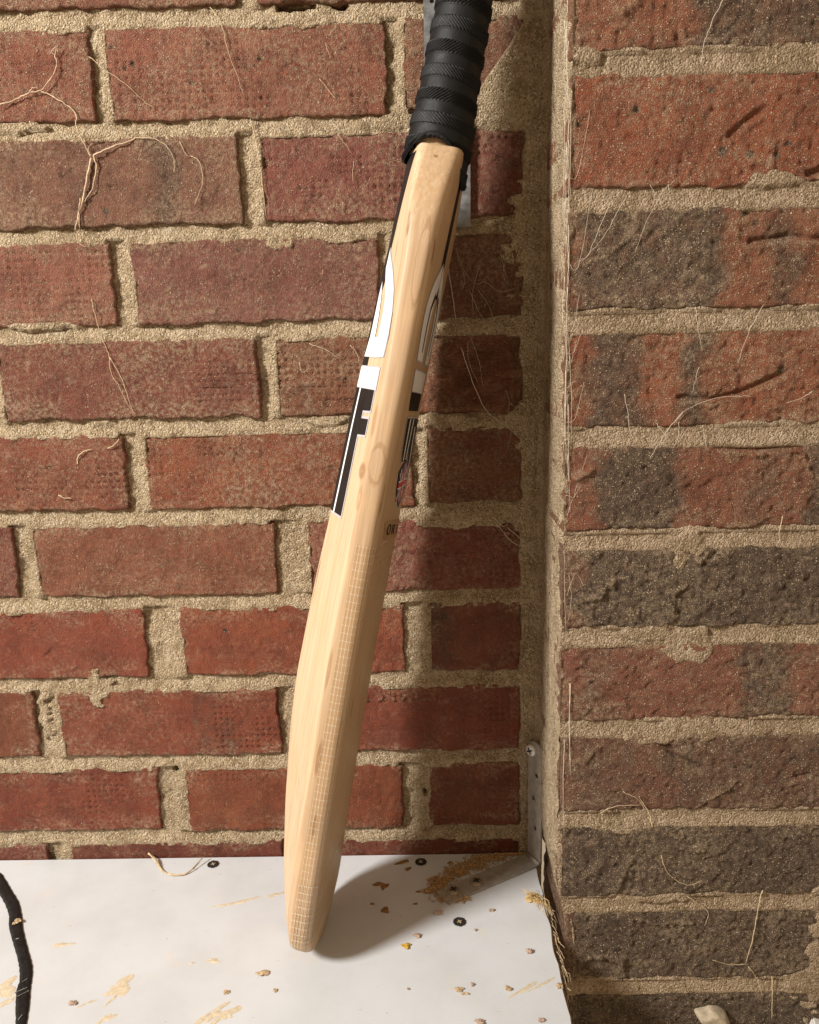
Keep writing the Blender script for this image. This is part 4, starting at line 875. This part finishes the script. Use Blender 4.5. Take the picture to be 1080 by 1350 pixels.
for k in range(9):
    x, y = c.x + rr.uniform(-.006, .003), c.y + rr.uniform(-.004, .004); r_ = bmesh.ops.create_icosphere(bm, subdivisions=2, radius=rr.uniform(.0015, .003))
    for v in r_['verts']: v.co = Vector((x + v.co.x * 1.3 + rr.uniform(-.0004, .0004), y + v.co.y + rr.uniform(-.0004, .0004), max(.0003, .001 + v.co.z * .5)))
tag(mesh_bm('straw_tuft', bm, plain('straw', (.50, .35, .15), .8, .35, 400)), 'tuft of straw coloured fibres on the right edge of the board', 'fibre tuft')

# ------------------------------------------------------------------ roots and cobwebs on the bricks
def strands(name, paths, mat, r, label, cat, plane='wall', jit=.0004, off=.0012, sides=4):
    bm = bmesh.new(); rr = random.Random(len(label)); root = None
    if name != 'dried_root' and len(paths) > 1:
        root = tag(empty(name), label, cat); x0, z0 = (wall if plane == 'wall' else pier)(*(paths[0][0] if isinstance(paths[0], tuple) else paths[0])[0]); root.location = (x0, 0 if plane == 'wall' else PIER_Y, z0)
    for pth in paths:
        w_ = r
        if isinstance(pth, tuple): pth, w_ = pth
        P = []
        for (px, py) in pth:
            x, z = (wall if plane == 'wall' else pier)(px, py); P.append(Vector((x, (0 if plane == 'wall' else PIER_Y) - off - rr.uniform(0, .0012), z)))
        tube(bm, smooth_path(P, 5, jit, rr), w_ * (.75 if name == 'dried_root' else .72), sides, .6)
        if root is not None:
            o = mesh_bm('thread', bm, mat, root, True); o.matrix_parent_inverse = Matrix.Translation(-root.location); bm = bmesh.new()
    if root is not None: return root
    return tag(mesh_bm(name, bm, mat, None, True), label, cat)
strands('dried_root', [([(0, 140), (22, 132), (40, 123), (55, 120), (70, 103), (76, 87), (74, 73), (78, 62)], .0008), ([(55, 120), (78, 132), (100, 149), (103, 170), (115, 195), (121, 208)], .0008), ([(121, 208), (116, 235), (110, 265), (104, 285), (101, 304)], .0012), ([(124, 205), (128, 220), (124, 245), (113, 266)], .0009), ([(124, 206), (150, 194), (170, 188), (181, 182)], .0010), ([(107, 262), (106, 285), (107, 302)], .0007), ([(181, 182), (205, 184), (222, 195), (230, 210), (231, 228)], .0005), ([(40, 123), (45, 116), (52, 118)], .0006), ([(72, 73), (70, 68), (76, 64), (78, 70)], .0005), ([(103, 304), (105, 320), (118, 327)], .0005), ([(121, 208), (118, 195), (124, 190)], .0005)], M_ROOT, .0008, 'dried branching root clinging to the upper left bricks', 'root')
strands('plant_fibre', [[(118, 75), (140, 93), (165, 110), (190, 133), (205, 144)]], M_FIBRE, .00042, 'long thin fibre slanting over the uppermost left head joint', 'fibre')
strands('plant_fibre', [[(278, 10), (292, 32), (300, 62), (312, 97), (322, 127)]], M_FIBRE, .00036, 'long thin straight fibre down the long top brick', 'fibre')
strands('plant_fibre', [([(330, 157), (338, 185), (345, 230), (352, 288)], .0005)], M_FIBRE, .0004, 'fibre hanging along the head joint of the second course', 'fibre')
strands('plant_fibre', [[(252, 206), (264, 214), (268, 240), (262, 258), (258, 270)], [(238, 188), (247, 205), (252, 206)]], M_FIBRE, .00042, 'forked fibre on the greyish brick beside the dried root', 'fibre')
strands('plant_fibre', [[(122, 395), (128, 420), (138, 450), (145, 470), (148, 492), (158, 508), (165, 525), (178, 548)], [(145, 470), (162, 500), (172, 530), (180, 548)]], M_FIBRE, .00045, 'wavy fibre running down the third and fourth left bricks', 'fibre')
strands('plant_fibre', [([(103, 612), (104, 602), (112, 595), (122, 592)], .0008), ([(143, 590), (150, 588), (158, 578)], .0007), ([(78, 652), (86, 656), (96, 656)], .0008)], M_FIBRE, .0007, 'short kinked fibres on the left brick of the fifth course', 'fibre')
strands('plant_fibre', [[(408, 9 + 444), (432, 462), (450, 475)], [(462, 455), (470, 465), (474, 478)], [(395, 478), (398, 490), (408, 486)]], M_FIBRE, .0004, 'thin fibres left of the white sticker block', 'fibre')
strands('plant_fibre', [[(445, 178), (455, 190), (465, 205)], [(466, 213), (466, 243)], [(430, 57), (432, 66), (437, 78)], [(422, 105), (432, 118), (443, 132)], [(445, 32), (440, 40), (434, 48)]], M_FIBRE, .00032, 'faint fibres scattered on the bricks left of the grip', 'fibre')
rw = random.Random(31)
fan = []
for k in range(12):
    x0, y0 = rw.uniform(600, 690), rw.uniform(300, 545); an = rw.uniform(.6, 1.9); l_ = rw.uniform(18, 70); fan.append([(x0, y0), (x0 + l_ * .5 * math.cos(an) + rw.uniform(-5, 5), y0 + l_ * .5 * math.sin(an)), (min(715, x0 + l_ * math.cos(an)), y0 + l_ * math.sin(an))])
fan += [([(590, 348), (596, 385), (601, 421)], .00045), ([(608, 458), (620, 495), (640, 540), (665, 560), (692, 583)], .0004), [(655, 424), (668, 432), (685, 428), (692, 420)], [(690, 375), (705, 365), (722, 362)], [(628, 375), (640, 372), (660, 385), (678, 380)]]
strands('cobweb', fan, M_WEB, .00019, 'tangled cobweb on the shaded bricks between the bat and the pier', 'cobweb', jit=.0003)
strands('cobweb', [([(664, 702), (676, 714), (690, 718), (712, 708), (730, 702)], .0004), ([(668, 694), (690, 712), (715, 735), (728, 750)], .0004), [(690, 718), (706, 738), (722, 748)], [(655, 690), (664, 700), (672, 702)], [(650, 680), (662, 692), (670, 690)]], M_WEB, .00035, 'small cobweb bridging the dark mortar corner halfway down', 'cobweb', jit=.0002, off=.003)
edge_web = []
for k in range(34):
    y0 = rw.uniform(-10, 990); l_ = rw.uniform(30, 150); x0 = rw.uniform(743, 752); edge_web.append(([(x0, y0), (x0 + rw.uniform(-3, 3), y0 + l_ * .5), (x0 + rw.uniform(-4, 4), y0 + l_)], rw.uniform(.00015, .00032)))
for k in range(10):
    y0 = rw.uniform(150, 900); q = rw.uniform(.4, 2.2); edge_web.append(([(747, y0), (750 + 6 * q, y0 - rw.uniform(-10, 30) * q), (752 + 14 * q, y0 - rw.uniform(0, 60) * q)], .00018))
strands('cobweb', edge_web, M_WEB, .0003, 'pale cobweb threads strung down the left arris of the pier', 'cobweb', 'pier', .0003, .0008)
pw = [([(952, 0), (940, 25), (928, 55), (923, 88)], .0005), ([(880, 243), (868, 262), (848, 300), (836, 335)], .0003), ([(856, 243), (866, 258), (876, 272)], .0003), [(881, 243), (881, 266)], [(826, 258), (812, 282), (800, 305), (785, 325), (766, 345)], [(806, 265), (790, 300), (775, 335), (762, 345)], ([(1005, 402), (992, 425), (985, 440), (972, 478)], .0004), [(916, 405), (920, 440), (925, 462)], ([(822, 520), (827, 545), (831, 572), (840, 577)], .00045), ([(900, 542), (880, 565), (866, 588), (856, 605)], .0005), [(925, 560), (928, 575), (930, 590)], ([(990, 522), (970, 522), (940, 525), (905, 540), (890, 556)], .0004), [(921, 483), (915, 505), (911, 520)], [(865, 558), (875, 572), (884, 582)], [(895, 555), (893, 575), (888, 588)], ([(1070, 515), (1055, 525), (1035, 531)], .0005)]
strands('cobweb', [q if not isinstance(q, tuple) else (q[0], q[1] * .55) for q in pw], M_WEB, .00020, 'cobweb threads and fibres across the upper pier bricks', 'cobweb', 'pier', .0004)
lw = [([(1004, 1172), (998, 1200), (992, 1232), (982, 1270)], .0006), ([(1017, 1285), (1017, 1310), (1016, 1340)], .0006), ([(860, 1090), (855, 1070), (845, 1055), (842, 1048)], .0006), [(790, 1070), (810, 1062), (845, 1060)], [(820, 1042), (840, 1052), (850, 1068)], [(905, 940 + 240), (932, 1200), (928, 1218)], [(982, 1270), (960, 1269), (938, 1263)], [(1030, 680), (1026, 710), (1040, 725)], [(985, 1272), (998, 1290), (1003, 1310)], [(870, 1125), (880, 1150), (905, 1165), (925, 1160)]]
strands('plant_fibre', lw, M_FIBRE, .0004, 'dry fibres hanging on the dark lower pier bricks', 'fibre', 'pier', .0004)
# hairs in the gap between board and pier
bm = bmesh.new()
for k in range(40):
    x, y = .098 + rw.uniform(-.001, .002), -.06 - rw.uniform(0, .09); z = rw.uniform(-.012, .001); p = [Vector((x, y, z))]
    for j in range(3): p.append(p[-1] + Vector((rw.uniform(-.0005, .002), -rw.uniform(.003, .007), rw.uniform(-.003, .003))))
    tube(bm, smooth_path(p, 4, .0002, rw), rw.uniform(.00015, .0003), 4, .6)
tag(mesh_bm('cobweb', bm, M_FIBRE), 'hairy fibres caught in the dark gap between board and pier', 'cobweb')

# lump on the lowest pier brick, white block at the frame corner
x, z = pier(937, 1338); bm = bmesh.new(); r_ = bmesh.ops.create_icosphere(bm, subdivisions=4, radius=1.0)
for v in r_['verts']:
    c = v.co.copy(); n = 1 + .10 * math.sin(3 * c.x + 1) + .07 * math.sin(5 * c.z + 2) + .05 * math.sin(7 * c.x + 4 * c.z) + rw.uniform(-.012, .012)
    X, Z = c.x * .0150 * n, c.z * .0085 * n; v.co = (X * .93 + Z * .35, max(-.010, min(.004, c.y * .016 * n)), Z * .95 - X * .32)
tag(mesh_bm('mortar_lump', bm, M_STONE, None, True, (x, PIER_Y - .001, z)), 'rounded beige mortar lump stuck on the lowest pier brick', 'lump')
x, z = pier(1066, 1346); bm = bmesh.new(); r_ = bmesh.ops.create_cube(bm, size=1.0)
for v in r_['verts']: v.co = (v.co.x * .036 + .016, v.co.y * .030, v.co.z * .040 - .016)
bmesh.ops.bevel(bm, geom=bm.edges[:], offset=.0012, segments=2, affect='EDGES'); bmesh.ops.rotate(bm, verts=bm.verts[:], cent=(0, 0, 0), matrix=Matrix.Rotation(.35, 3, 'Y') @ Matrix.Rotation(-.3, 3, 'Z'))
tag(mesh_bm('white_block', bm, M_PLASTIC, None, False, (x, PIER_Y - .012, z)), 'white plastic block corner on the pier at the bottom right', 'block')
